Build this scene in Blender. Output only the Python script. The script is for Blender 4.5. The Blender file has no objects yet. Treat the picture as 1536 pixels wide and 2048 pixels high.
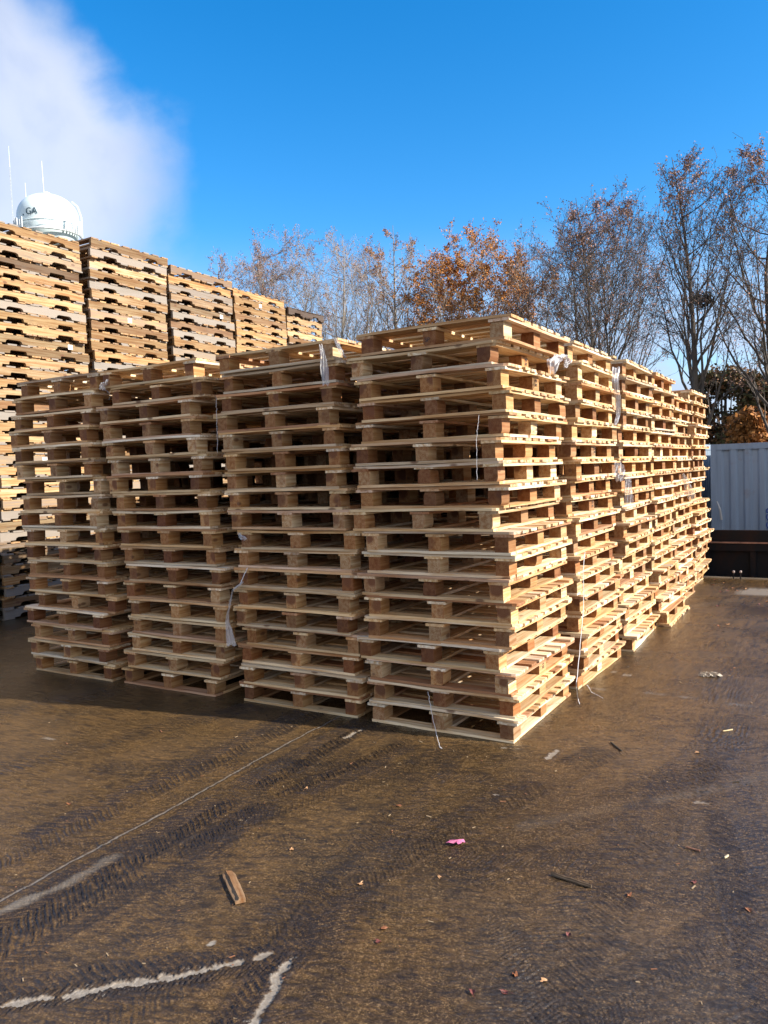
import bpy, math, random
import numpy as np
from mathutils import Vector, Matrix
R = math.radians
rng = random.Random(7)
C = bpy.context.scene.collection
scn = bpy.context.scene

# ------------------------------------------------------------------ camera
CAM = np.array([1.7265, -4.2710, 1.6373]); FPX = 1564.07
FW = np.array([-0.5138378, 0.8563012, -0.0521432]); RT = np.array([0.8578803, 0.5126371, -0.0352785]); UP = np.array([0.0034785, 0.0628601, 0.9980163])
def ray(x, y): return FW + RT*(x-768)/FPX - UP*(y-1024)/FPX
def onz(x, y, z=0.0):
    d = ray(x, y); return CAM + d*((z-CAM[2])/d[2])
def ony(x, y, Y):
    d = ray(x, y); return CAM + d*((Y-CAM[1])/d[1])
def on_x(x, y, X):
    d = ray(x, y); return CAM + d*((X-CAM[0])/d[0])
def at(x, y, dist):                       # point seen at a pixel, DIST metres away horizontally
    d = ray(x, y); return CAM + d*(dist/math.hypot(d[0], d[1]))
def solve_x(px, Y, z):                    # world x on the line (.., Y, z) that is seen at column px
    k = (px-768)/FPX; a = RT-k*FW
    return CAM[0] - (a[1]*(Y-CAM[1]) + a[2]*(z-CAM[2]))/a[0]
cam = bpy.data.cameras.new('camera'); co = bpy.data.objects.new('camera', cam); C.objects.link(co)
M = Matrix(((RT[0], UP[0], -FW[0], CAM[0]), (RT[1], UP[1], -FW[1], CAM[1]), (RT[2], UP[2], -FW[2], CAM[2]), (0, 0, 0, 1)))
co.matrix_world = M
cam.sensor_fit = 'VERTICAL'; cam.sensor_height = 36; cam.lens = 36*FPX/2048; cam.clip_end = 3000; cam.clip_start = 0.05
scn.camera = co

# ------------------------------------------------------------------ object helpers
def link(name, me, parent=None, loc=(0, 0, 0), rot=(0, 0, 0)):
    o = bpy.data.objects.new(name, me); C.objects.link(o)
    o.location = loc; o.rotation_euler = rot
    if parent: o.parent = parent
    return o
def tag(o, label=None, cat=None, group=None, kind=None):
    if label: o['label'] = label
    if cat: o['category'] = cat
    if group: o['group'] = group
    if kind: o['kind'] = kind
    return o
class MB:
    def __init__(s): s.v = []; s.f = []; s.w = []; s.n = 0; s.mi = []
    def add(s, v, f, w=None, mi=0):
        v = np.asarray(v, float)
        s.v.append(v); s.f += [tuple(i+s.n for i in q) for q in f]; s.n += len(v); s.mi += [mi]*len(f)
        s.w.append(np.asarray(w if w is not None else v, float))
        return s
    def mesh(s, name, mats, smooth=False):
        me = bpy.data.meshes.new(name); V = np.concatenate(s.v); W = np.concatenate(s.w)
        me.from_pydata(V.tolist(), [], s.f)
        a = me.attributes.new('wc', 'FLOAT_VECTOR', 'POINT'); a.data.foreach_set('vector', W.astype(np.float32).ravel())
        for m in (mats if isinstance(mats, (list, tuple)) else [mats]): me.materials.append(m)
        if any(s.mi): me.polygons.foreach_set('material_index', s.mi)
        if smooth: me.polygons.foreach_set('use_smooth', [True]*len(me.polygons))
        me.update(); return me
    def build(s, name, mats, parent=None, loc=(0, 0, 0), rot=(0, 0, 0), smooth=False):
        return link(name, s.mesh(name, mats, smooth), parent, loc, rot)
def box(x0, x1, y0, y1, z0, z1):
    v = [(x0,y0,z0),(x1,y0,z0),(x1,y1,z0),(x0,y1,z0),(x0,y0,z1),(x1,y0,z1),(x1,y1,z1),(x0,y1,z1)]
    f = [(0,3,2,1),(4,5,6,7),(0,1,5,4),(1,2,6,5),(2,3,7,6),(3,0,4,7)]
    return v, f
def prism(poly, z0, z1):
    n = len(poly); v = [(x, y, z0) for x, y in poly]+[(x, y, z1) for x, y in poly]
    f = [tuple(range(n-1, -1, -1)), tuple(range(n, 2*n))]+[(i, (i+1) % n, n+(i+1) % n, n+i) for i in range(n)]
    return v, f
def vcross0(a, b): return (a[1]*b[2]-a[2]*b[1], a[2]*b[0]-a[0]*b[2], a[0]*b[1]-a[1]*b[0])
def tube(pts, rad, sides=5, caps=True):
    pts = [np.array(p, float) for p in pts]; v = []; f = []
    n = len(pts)
    if not hasattr(rad, '__len__'): rad = [rad]*n
    for i, p in enumerate(pts):
        d = pts[min(i+1, n-1)]-pts[max(i-1, 0)]; d /= (np.linalg.norm(d)+1e-9)
        a = np.array(vcross0(d, (0.31, 0.9, 0.17) if abs(d[1]) < .8 else (1, 0, 0))); a /= np.linalg.norm(a); b = np.array(vcross0(d, a))
        for k in range(sides):
            t = 2*math.pi*k/sides; v.append(p+rad[i]*(a*math.cos(t)+b*math.sin(t)))
    for i in range(n-1):
        for k in range(sides):
            k2 = (k+1) % sides; f.append((i*sides+k, i*sides+k2, (i+1)*sides+k2, (i+1)*sides+k))
    if caps: f.append(tuple(range(sides-1, -1, -1))); f.append(tuple((n-1)*sides+k for k in range(sides)))
    return v, f

# ------------------------------------------------------------------ numpy noise
def hsh(i, j, s):
    h = (i*374761393 + j*668265263 + s*974634777) & 0xffffffff
    h = ((h ^ (h >> 13))*1274126177) & 0xffffffff
    return ((h ^ (h >> 16)) & 0xffff)/65535.0
def vnoise(x, y, s=0):
    i = np.floor(x).astype(np.int64); j = np.floor(y).astype(np.int64); u = x-i; v = y-j
    u = u*u*(3-2*u); v = v*v*(3-2*v)
    a = hsh(i, j, s); b = hsh(i+1, j, s); c = hsh(i, j+1, s); d = hsh(i+1, j+1, s)
    return (a*(1-u)+b*u)*(1-v)+(c*(1-u)+d*u)*v
def fbm(x, y, o=4, s=0, g=.5):
    t = 0; a = 1; n = 0
    for k in range(o):
        t = t+a*vnoise(x, y, s+k*17); n += a; a *= g; x = x*2.03+3.1; y = y*2.03+1.7
    return t/n
def sstep(a, b, x):
    t = np.clip((x-a)/(b-a), 0, 1); return t*t*(3-2*t)

# ------------------------------------------------------------------ material helpers
def mat(name):
    m = bpy.data.materials.new(name); m.use_nodes = True
    nt = m.node_tree; b = nt.nodes['Principled BSDF']; return m, nt, b
class NT:
    def __init__(s, nt): s.nt = nt
    def n(s, t, **k):
        o = s.nt.nodes.new(t)
        for a, b in k.items():
            if hasattr(o, a): setattr(o, a, b)
        return o
    def l(s, a, b): s.nt.links.new(a, b)
    def inp(s, sock, v):
        if hasattr(v, 'links') or hasattr(v, 'is_linked'): s.l(v, sock)
        else: sock.default_value = v
    def math(s, op, a, b=0.0, c=None, clamp=False):
        o = s.n('ShaderNodeMath', operation=op, use_clamp=clamp); s.inp(o.inputs[0], a); s.inp(o.inputs[1], b)
        if c is not None: s.inp(o.inputs[2], c)
        return o.outputs[0]
    def vm(s, op, a, b=(0, 0, 0), sc=None):
        o = s.n('ShaderNodeVectorMath', operation=op); s.inp(o.inputs[0], a)
        if op != 'SCALE': s.inp(o.inputs[1], b)
        if sc is not None: s.inp(o.inputs['Scale'], sc)
        return o.outputs['Value'] if op in ('DOT_PRODUCT', 'LENGTH', 'DISTANCE') else o.outputs[0]
    def noise(s, vec, scale=5, detail=3, rough=.5, dist=0):
        o = s.n('ShaderNodeTexNoise'); s.inp(o.inputs['Vector'], vec)
        o.inputs['Scale'].default_value = scale; o.inputs['Detail'].default_value = detail; o.inputs['Roughness'].default_value = rough; o.inputs['Distortion'].default_value = dist
        return o.outputs[0]
    def ramp(s, f, stops, interp='LINEAR'):
        o = s.n('ShaderNodeValToRGB'); s.inp(o.inputs[0], f); cr = o.color_ramp; cr.interpolation = interp
        while len(cr.elements) < len(stops): cr.elements.new(.5)
        for e, (p, c) in zip(cr.elements, stops): e.position = p; e.color = (*c, 1) if len(c) == 3 else c
        return o.outputs[0]
    def mix(s, f, a, b, mode='MIX'):
        o = s.n('ShaderNodeMix', data_type='RGBA', blend_type=mode); s.inp(o.inputs[0], f)
        s.inp(o.inputs[6], a if not isinstance(a, tuple) else (*a, 1)); s.inp(o.inputs[7], b if not isinstance(b, tuple) else (*b, 1))
        return o.outputs[2]
    def mr(s, v, a, b, c=0.0, d=1.0, smooth=True):
        o = s.n('ShaderNodeMapRange', interpolation_type='SMOOTHSTEP' if smooth else 'LINEAR'); s.inp(o.inputs[0], v)
        for k, q in zip((1, 2, 3, 4), (a, b, c, d)): o.inputs[k].default_value = q
        return o.outputs[0]
    def bump(s, h, strength=.5, dist=.002):
        o = s.n('ShaderNodeBump'); s.inp(o.inputs['Height'], h); o.inputs['Strength'].default_value = strength; o.inputs['Distance'].default_value = dist
        return o.outputs[0]

def wood(name, ramp, heart, heart_amt, grey=0.0, dirt=.2, endgrain=0, vlo=.66):
    m, nt, b = mat(name); N = NT(nt)
    att = N.n('ShaderNodeAttribute'); att.attribute_name = 'wc'
    oi = N.n('ShaderNodeObjectInfo'); ge = N.n('ShaderNodeNewGeometry')
    r = N.math('FRACT', N.math('ADD', N.math('MULTIPLY', oi.outputs['Random'], 7.31), N.math('MULTIPLY', ge.outputs['Random Per Island'], 3.77)))
    r2 = N.math('FRACT', N.math('MULTIPLY', r, 37.7)); r3 = N.math('FRACT', N.math('MULTIPLY', r, 91.3))
    off = N.n('ShaderNodeCombineXYZ'); N.l(N.math('MULTIPLY', r, 57.0), off.inputs[0]); N.l(N.math('MULTIPLY', r2, 31.0), off.inputs[1]); N.l(N.math('MULTIPLY', r3, 23.0), off.inputs[2])
    p = N.vm('ADD', att.outputs['Vector'], off.outputs[0])
    base = N.ramp(r, ramp)
    stre = N.noise(N.vm('MULTIPLY', p, (2.2, 45, 45)), 1.0, 4, .6)
    fine = N.noise(N.vm('MULTIPLY', p, (9, 260, 260)), 1.0, 3, .6)
    col = N.mix(N.mr(stre, .35, .68), base, N.mix(1.0, base, (.66, .48, .32), 'MULTIPLY'))
    col = N.mix(N.math('MULTIPLY', N.mr(fine, .45, .8), .45), col, N.mix(1.0, col, (.6, .45, .32), 'MULTIPLY'))
    # heartwood and rings about a random pith
    sep = N.n('ShaderNodeSeparateXYZ'); wob = N.noise(N.vm('MULTIPLY', p, (3, 18, 18)), 1.0, 2, .5)
    N.l(att.outputs['Vector'], sep.inputs[0])
    dy = N.math('SUBTRACT', sep.outputs[1], N.math('MULTIPLY', N.math('SUBTRACT', r2, .5), .09))
    dz = N.math('SUBTRACT', sep.outputs[2], N.math('MULTIPLY', N.math('SUBTRACT', r3, .5), .07))
    d = N.math('SQRT', N.math('ADD', N.math('MULTIPLY', dy, dy), N.math('MULTIPLY', dz, dz)))
    d = N.math('ADD', d, N.math('MULTIPLY', N.math('SUBTRACT', wob, .5), .012))
    rings = N.math('ABSOLUTE', N.math('SINE', N.math('MULTIPLY', d, 290.0)))
    hz = N.math('MULTIPLY', N.mr(N.math('SUBTRACT', d, N.math('MULTIPLY', r, .025)), .012, .036, 1, 0), N.mr(r3, .25, .8))
    tcn = N.n('ShaderNodeTexCoord'); sn = N.n('ShaderNodeSeparateXYZ'); N.l(tcn.outputs['Normal'], sn.inputs[0]); endf = N.mr(N.math('ABSOLUTE', sn.outputs[0]), .6, .8)
    ra_ = N.math('ADD', .25, N.math('MULTIPLY', endf, .75))
    # the ring picture belongs to the cut ends, the streaks to the long faces
    col = N.mix(N.math('MULTIPLY', N.math('MULTIPLY', hz, heart_amt), ra_), col, heart)
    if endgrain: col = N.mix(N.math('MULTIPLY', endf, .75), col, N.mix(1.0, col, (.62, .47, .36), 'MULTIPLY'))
    col = N.mix(N.math('MULTIPLY', N.math('MULTIPLY', N.mr(rings, .0, .5, 1, 0), .6*heart_amt), ra_), col, N.mix(1.0, col, (.55, .4, .3), 'MULTIPLY'))
    vv_ = N.mr(N.math('FRACT', N.math('MULTIPLY', r, 13.7)), 0, 1, vlo, 1.12, False); cv_ = N.n('ShaderNodeCombineXYZ')
    for i_ in range(3): N.l(vv_, cv_.inputs[i_])
    col = N.mix(1.0, col, cv_.outputs[0], 'MULTIPLY')
    # knots
    vo = N.n('ShaderNodeTexVoronoi'); N.l(N.vm('MULTIPLY', p, (4.2, 9, 9)), vo.inputs['Vector']); vo.inputs['Scale'].default_value = 1.0
    kn = N.mr(vo.outputs['Distance'], .08, .17, 1, 0); col = N.mix(N.math('MULTIPLY', kn, .8), col, (.12, .05, .025))
    # dirt patches
    dn = N.noise(N.vm('MULTIPLY', p, (3.5, 14, 14)), 1.0, 4, .65)
    col = N.mix(N.math('MULTIPLY', N.mr(dn, .55, .8), dirt), col, (.10, .075, .055))
    if grey: col = N.mix(N.math('MULTIPLY', N.mr(N.math('ADD', r3, N.math('MULTIPLY', stre, .2)), 1.1-grey, 1.25-grey), .85), col, N.mix(stre, (.13, .115, .10), (.34, .31, .28)))
    N.l(col, b.inputs['Base Color']); b.inputs['Roughness'].default_value = .72
    b.inputs['Specular IOR Level'].default_value = .3
    N.l(N.bump(N.math('ADD', fine, N.math('MULTIPLY', stre, .7)), .5, .0015), b.inputs['Normal'])
    return m
new_ramp = [(0, (.80, .60, .33)), (.16, (.88, .78, .60)), (.32, (.70, .46, .22)), (.48, (.84, .68, .43)), (.60, (.46, .22, .10)), (.7, (.88, .79, .64)), (.85, (.80, .58, .31)), (1, (.58, .31, .16))]
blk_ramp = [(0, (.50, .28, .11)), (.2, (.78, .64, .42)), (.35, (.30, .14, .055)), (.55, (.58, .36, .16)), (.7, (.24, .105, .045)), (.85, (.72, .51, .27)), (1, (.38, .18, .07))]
old_ramp = [(0, (.44, .28, .13)), (.2, (.42, .26, .12)), (.4, (.60, .45, .26)), (.55, (.34, .20, .10)), (.75, (.52, .35, .17)), (.88, (.18, .11, .065)), (1, (.56, .42, .26))]
WN = wood('new_pine', new_ramp, (.30, .17, .10), .35, dirt=.12)
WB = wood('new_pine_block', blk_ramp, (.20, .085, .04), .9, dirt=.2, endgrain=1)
WO = wood('weathered_pine', old_ramp, (.3, .17, .09), .25, grey=.36, dirt=.8, vlo=.42)
WOW = wood('warm_old_pine', old_ramp, (.3, .17, .09), .25, grey=.06, dirt=.6, vlo=.6)
WOD = wood('weathered_pine_deck', [(0, (.36, .24, .13)), (.3, (.55, .36, .18)), (.6, (.30, .21, .14)), (1, (.5, .33, .17))], (.3, .17, .09), .25, grey=.45, dirt=.6)

def plain(name, col, rough=.6, metal=0, spec=.5, noise=0, nscale=20, alpha=1, trans=0):
    m, nt, b = mat(name); N = NT(nt)
    if noise:
        tc = N.n('ShaderNodeTexCoord'); q = N.noise(tc.outputs['Object'], nscale, 4, .6)
        N.l(N.mix(N.mr(q, .3, .7), tuple(c*(1-noise) for c in col), tuple(min(1, c*(1+noise)) for c in col)), b.inputs['Base Color'])
    else: b.inputs['Base Color'].default_value = (*col, 1)
    b.inputs['Roughness'].default_value = rough; b.inputs['Metallic'].default_value = metal; b.inputs['Specular IOR Level'].default_value = spec
    b.inputs['Alpha'].default_value = alpha; b.inputs['Transmission Weight'].default_value = trans
    return m
INK = plain('stamp_ink', (.03, .03, .04), .8)

# ------------------------------------------------------------------ boards and blocks
def board(L, W, T, seed, round_ends=0, bow=.003, seg=8, taper=0):
    """A sawn board along local X, slightly bowed and crooked; round_ends clips the corners on the -y side."""
    q = random.Random(seed); b1 = q.uniform(-bow, bow); b2 = q.uniform(-bow, bow)*.6; ph = q.uniform(0, 6)
    ec = [q.uniform(-1, 1) for _ in range(2)]
    xs = [(-.5+i/seg)*L for i in range(seg+1)]
    if round_ends:
        rr = .035; cut = [0, .4*rr, rr]; xs = [-L/2, -L/2+.3*rr, -L/2+rr]+[(-.5+i/seg)*L for i in range(1, seg)]+[L/2-rr, L/2-.3*rr, L/2]
    v = []; f = []; w = []
    for i, x in enumerate(xs):
        u = x/(L/2); dz = b1*(1-u*u)+.0007*math.sin(5*u+ph); dy = b2*(1-u*u)
        y0 = -W/2+.0012*math.sin(9*u+ph)+ (q.uniform(0, .006) if q.random() < .12 else 0); y1 = W/2+.0012*math.sin(7*u+2*ph)
        e = L/2-abs(x)
        if round_ends and e < .035: y0 += .035*(1-math.sqrt(max(0, 1-(1-e/.035)**2)))
        xx = x
        if i == 0: xx += .002*ec[0]
        if i == len(xs)-1: xx += .002*ec[1]
        for (y, z) in ((y0, -T/2), (y1, -T/2), (y1, T/2), (y0, T/2)):
            v.append((xx, y+dy, z+dz)); w.append((x, y, z))
    n = len(xs)
    for i in range(n-1):
        for k in range(4):
            k2 = (k+1) % 4; f.append((i*4+k, (i+1)*4+k, (i+1)*4+k2, i*4+k2))
    f.append((0, 1, 2, 3)); f.append(((n-1)*4+3, (n-1)*4+2, (n-1)*4+1, (n-1)*4))
    return np.array(v), f, np.array(w)
def block(L, W, H, seed, wane=0):
    """A wood block with its grain along local X; wane rounds off one or two long corners like the outside of the log."""
    q = random.Random(seed); poly = [(-W/2, -H/2), (W/2, -H/2), (W/2, H/2), (-W/2, H/2)]
    if wane:
        out = []; corner = q.choice([0, 1, 2, 3]); r = q.uniform(.25, .5)*W
        for k, (y, z) in enumerate(poly):
            if k == corner or (wane == 2 and k == (corner+1) % 4):
                sy = -1 if y < 0 else 1; sz = -1 if z < 0 else 1; rz = r*1.4 if r*1.4 < H*.9 else H*.9
                arc = [(y-sy*r*.55*(1-math.cos(t)), z-sz*rz*.8*(1-math.sin(t))) for t in (0, .39, .78, 1.18, 1.57)]
                if (sy > 0) != (sz > 0): arc = arc[::-1] if k in (1, 3) else arc
                # keep the winding of the rectangle
                p = poly[k-1]; arc = sorted(arc, key=lambda a: abs(a[0]-p[0])+abs(a[1]-p[1])); out += arc
            else: out.append((y, z))
        poly = out
    j = [q.uniform(-.002, .002) for _ in range(4)]
    v = [(-L/2+j[0]*(y/W), y, z) for y, z in poly]+[(L/2+j[1]*(z/H)*2, y, z) for y, z in poly]; n = len(poly)
    f = [tuple(range(n-1, -1, -1)), tuple(range(n, 2*n))]+[(i, (i+1) % n, n+(i+1) % n, n+i) for i in range(n)]
    return np.array(v), f, np.array(v)
def mk(name, geo, m): return MB().add(*geo).mesh(name, m)

PW, PD, BT = 1.06, 1.10, .0165
LEAD = [mk('deck_board', board(PW, .125, BT, 100+i, round_ends=i % 3 == 0, bow=.009), WN) for i in range(9)]
DECK = [mk('deck_board', board(PW, .085+.008*(i % 3), BT, 200+i, bow=.004), WN) for i in range(12)]
STRB = [mk('stringer_board', board(PD, .13, BT, 300+i), WN) for i in range(6)]
BOTX = [mk('bottom_board', board(.985, .092, BT, 400+i, bow=.001), WN) for i in range(6)]
BOTY = [mk('bottom_board', board(PD-.2, .10, BT, 500+i, bow=.001), WN) for i in range(6)]
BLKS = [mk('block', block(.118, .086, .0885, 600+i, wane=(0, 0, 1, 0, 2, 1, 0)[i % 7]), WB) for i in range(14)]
ZB, ZK, ZS, ZD = BT/2, BT+.0445, BT+.0892+BT/2, BT*2+.0896+BT/2
PITCH = .1396
def deck_rows():
    ys = [-PD/2+.0625]; w = (PD-.125-.095)/7
    for k in range(6): ys.append(-PD/2+.125+w*(k+.5)+.004*(k-2.5)*0+w*.08*(k-2.5))
    ys.append(PD/2-.047); return ys
DY = deck_rows()
def pallet_layout(q, skip_lead=False):
    L = []
    for s in (-1, 1): L.append(('bottom_board', q.choice(BOTX), (q.uniform(-.003, .003), s*(PD/2-.047), ZB), q.uniform(-.002, .002)))
    for x in (-.4435, 0, .4435): L.append(('bottom_board', q.choice(BOTY), (x+q.uniform(-.003, .003), 0, ZB+.0002), math.pi/2+q.uniform(-.004, .004)))
    for x in (-.4435, 0, .4435):
        for y in (-PD/2+.064, 0, PD/2-.064):
            L.append(('block', q.choice(BLKS), (x+q.uniform(-.008, .008), y+q.uniform(-.008, .004), ZK), math.pi/2+(math.pi if q.random() < .5 else 0)+q.uniform(-.03, .03)))
    for x in (-.458, 0, .458): L.append(('stringer_board', q.choice(STRB), (x+q.uniform(-.006, .006), q.uniform(-.006, .004), ZS), math.pi/2+q.uniform(-.006, .006)))
    for k, y in enumerate(DY):
        if k == 0 and skip_lead: continue
        me = q.choice(LEAD) if k in (0,) or (k == 7 and q.random() < .5) else q.choice(DECK)
        L.append(('deck_board', me, (q.uniform(-.007, .007), y+q.uniform(-.006, .006), ZD), (math.pi if k == 7 else 0)+q.uniform(-.005, .005)))
    return L
def place_block_pallet(x, y, z, rz, q, label, group, skip_lead=False, flip=False, deg=1.0):
    root = bpy.data.objects.new('block_pallet', None); C.objects.link(root); root.empty_display_size = .2
    root.location = (x, y, z); root.rotation_euler = (q.gauss(0, .0022)*(z > .1), q.gauss(0, .0022)*(z > .1), rz); tag(root, label, 'pallet', group)
    for nm, me, loc, rr in pallet_layout(q, skip_lead):
        if flip: loc = (loc[0], loc[1], PITCH-.0008-loc[2])
        link(nm, me, root, loc, (0, 0, rr))
    return root
def joined(layout, seed):
    b = MB(); q = random.Random(seed)
    for nm, me, loc, rr in layout:
        n = len(me.vertices); v = np.empty(n*3, np.float32); me.vertices.foreach_get('co', v); v = v.reshape(-1, 3).astype(float)
        w = np.empty(n*3, np.float32); me.attributes['wc'].data.foreach_get('vector', w)
        c, s = math.cos(rr), math.sin(rr); V = np.stack([v[:, 0]*c-v[:, 1]*s+loc[0], v[:, 0]*s+v[:, 1]*c+loc[1], v[:, 2]+loc[2]], 1)
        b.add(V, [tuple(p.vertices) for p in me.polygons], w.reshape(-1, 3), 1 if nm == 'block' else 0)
    return b
ONE = [joined(pallet_layout(random.Random(900+i)), i).mesh('block_pallet', [WN, WB]) for i in range(5)]

ones = 'first second third fourth fifth sixth seventh eighth ninth tenth eleventh twelfth thirteenth fourteenth fifteenth sixteenth seventeenth eighteenth nineteenth'.split()
def ordinal(n):
    if n < 20: return ones[n-1]
    t, u = divmod(n, 10); T = {2: 'twent', 3: 'thirt'}[t]
    return T+'ieth' if u == 0 else T+'y-'+ones[u-1]
def level(n, top): return 'lowest' if n == 1 else 'topmost' if n == top else ordinal(n)+' from ground'

# measured columns of each lead board's end, top to bottom
prof = {0: [710,691,710,713,708,700,703,710,697,722,721,714,727,725,711,729,730,728],
        1: [434,435,429,426,437,448,444,449,458,474,465,470,469,467,481,472,482,483],
        2: [198,214,193,198,208,216,214,225,227,236,239,251,243,256,257,254,249,243],
        3: [31,23,19,19,27,27,41,41,39,44,47,52,54,65,50,62,59,56]}
front_names = ['front corner stack', 'second front stack from the corner', 'third front stack from the corner', 'fourth front stack, at the shaded end']
front_y = [0, .01, -.012, -.03]
G1 = 'new block pallets stacked in the big block'
NL = 18
for s in range(4):
    for k in range(NL):
        z = k*PITCH; x = solve_x(prof[s][NL-1-k], front_y[s], z+.13)+PW/2
        q = random.Random(1000+s*50+k)
        if k == 0: x = (-.4935, -1.596, -2.845, -3.953)[s]
        y = front_y[s]+PD/2+q.uniform(-.022, .022)*(k > 0)
        if s == 2 and k == 0: lab = 'pine block pallet, lowest, missing its front deck board, third front stack from the corner'
        else: lab = f'pine block pallet, {level(k+1, NL)}, {front_names[s]}'
        place_block_pallet(x, y, z, q.gauss(0, .008)*(k > 0), q, lab, G1, skip_lead=(s == 2 and k == 0))
side_names = ['first sunlit stack behind the corner stack', 'second sunlit stack behind the corner stack', 'third sunlit stack behind the corner stack', 'fourth sunlit stack behind the corner stack', 'last sunlit stack beside the black dumpster']
side_y = [1.233, 2.511, 3.72, 4.90, 6.06]
side_x = [.045, .058, .12, .03, -.02]; side_top = [.05, .06, .04, .0, .03]
for s in range(5):
    wob = random.Random(70+s); ph = wob.uniform(0, 6); n = NL if s != 3 else NL-1
    for k in range(n):
        q = random.Random(2000+s*50+k); t = k/(NL-1)
        xr = (side_x[s] if k == 0 else .05*(1-t)**3-.015*math.sin(math.pi*t)+side_top[s]*t+.02*(s == 2))+.018*math.sin(ph+k*.7)+q.uniform(-.032, .032)
        y = side_y[s]+PD/2+q.uniform(-.03, .03)
        place_block_pallet(xr-.4935, y, k*PITCH, q.gauss(0, .019), q, f'pine block pallet, {level(k+1, n)}, {side_names[s]}', G1, flip=(s == 2 and k == 0))
# the stacks one row further in: seen only through the gaps, one mesh each
inner = [(-1.62, 1.233, 'stack behind the second front stack'), (-2.80, 1.233, 'stack behind the third front stack'), (-3.93, 1.233, 'stack behind the fourth front stack'),
         (-1.62, 2.511, 'inner stack two rows behind the second front stack'), (-1.62, 3.72, 'inner stack three rows behind the second front stack'), (-2.80, 2.511, 'inner stack two rows behind the third front stack')]
for x, y, nm in inner:
    for k in range(NL):
        q = random.Random(hash((round(x*100), round(y*100), k)) & 0xffff)
        o = link('block_pallet', q.choice(ONE), None, (x+q.uniform(-.03, .03), y+PD/2+q.uniform(-.02, .02), k*PITCH), (0, 0, q.gauss(0, .01)))
        tag(o, f'pine block pallet, {level(k+1, NL)}, {nm}', 'pallet', G1)
b = MB(); src = [joined(pallet_layout(random.Random(950+i)), i) for i in range(2)]
for (x, y) in [(-3.93, 2.511), (-1.62, 4.9), (-2.8, 3.72), (-3.93, 3.72), (-2.8, 4.9), (-1.62, 6.06), (-2.8, 6.06)]:
    for k in range(NL):
        s0 = src[k % 2]; V = np.concatenate(s0.v)+np.array((x+rng.uniform(-.02, .02), y+PD/2+rng.uniform(-.02, .02), k*PITCH))
        b.add(V, s0.f, np.concatenate(s0.w))
tag(b.build('pallets', [WN]), 'further new pine pallets deep inside the big block', None, None, 'stuff')

# stamps on a few blocks
def text_mesh(txt, size, ext=.0008, font_off=0.0):
    cu = bpy.data.curves.new('t', 'FONT'); cu.body = txt; cu.size = size; cu.extrude = ext; cu.align_x = 'CENTER'; cu.align_y = 'CENTER'; cu.offset = font_off
    o = bpy.data.objects.new('t', cu); C.objects.link(o); dg = bpy.context.evaluated_depsgraph_get(); dg.update()
    me = bpy.data.meshes.new_from_object(o.evaluated_get(dg)); bpy.data.objects.remove(o); return me
pal = [o for o in C.objects if o.name.startswith('block_pallet') and o.type == 'EMPTY']
def stamp(root, me, loc, rot): o = link('stamp', me, root, loc, rot); o.data.materials.clear(); o.data.materials.append(INK); return o
m_sp = text_mesh('SP', .036); m_n = text_mesh('157\nHT', .026)
stamp(pal[NL-1], m_sp, (-.004, -PD/2-.009+.0, ZK-.012), (math.pi/2, 0, 0))
for (st, k) in ((0, 16), (0, 15), (0, 13), (4, 9), (4, 12), (3, 8), (2, 10), (1, 6), (1, 8), (3, 4), (2, 3), (0, 2), (5, 14)):
    stamp(pal[st*NL+k], m_n, (.4435+.0515, 0, ZK+.004), (math.pi/2, 0, math.pi/2))

# ------------------------------------------------------------------ weathered stringer pallets
SL, SWD, SH, DT = 1.36, 1.05, .094, .018
SP = SH+2*DT+.001
def stringer(seed, round_notch):
    """2x4 on edge along local X with two fork notches cut in its lower edge."""
    q = random.Random(seed); nx = (-.355, .355); nw = .23/2; nh = .038; h = SH/2; t = .02; poly = [(-SL/2, -h)]
    for c in nx:
        c += q.uniform(-.01, .01); r = .03 if round_notch else .012
        poly += [(c-nw, -h), (c-nw+r*.4, -h+nh*.7), (c-nw+r*1.3, -h+nh), (c+nw-r*1.3, -h+nh), (c+nw-r*.4, -h+nh*.7), (c+nw, -h)]
    poly += [(SL/2, -h), (SL/2, h), (SL*.17, h+.001*q.uniform(-1, 1)), (-SL*.2, h), (-SL/2, h)]
    n = len(poly); v = [(x, -t, z) for x, z in poly]+[(x, t, z) for x, z in poly]
    f = [tuple(range(n)), tuple(range(2*n-1, n-1, -1))]+[((i+1) % n, i, n+i, n+(i+1) % n) for i in range(n)]
    return np.array(v), f, np.array(v)
STR = [mk('stringer', stringer(700+i, i % 2), WO) for i in range(8)]
STRW = [mk('stringer', stringer(720+i, i % 2), WOW) for i in range(6)]
ODK = [mk('deck_board', board(SWD, .10+.02*(i % 3), DT, 750+i, bow=.003), WOD) for i in range(10)]
def old_layout(q, warm=False):
    L = []; pool = STRW if warm else STR
    for x in (-SWD/2+.024, 0, SWD/2-.024): L.append(('stringer', q.choice(pool), (x, 0, DT+SH/2+.0003), math.pi/2+(math.pi if q.random() < .5 else 0)+q.uniform(-.003, .003)))
    for k in range(8):
        y = -SL/2+.06+k*(SL-.12)/7
        L.append(('deck_board', q.choice(ODK), (q.uniform(-.006, .006), y+q.uniform(-.012, .012)*(0 < k < 7), DT*1.5+SH+.0006), q.uniform(-.01, .01)))
    for k in range(5):
        y = (-SL/2+.06, -.12, 0.02, .15, SL/2-.06)[k]
        L.append(('bottom_board', q.choice(ODK), (q.uniform(-.006, .006), y, DT/2), q.uniform(-.01, .01)))
    return L
def joined_old(seed):
    b = joined(old_layout(random.Random(seed)), seed); return b.mesh('stringer_pallet', [WO, WOD])
ONEO = [joined_old(1200+i) for i in range(4)]
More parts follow.
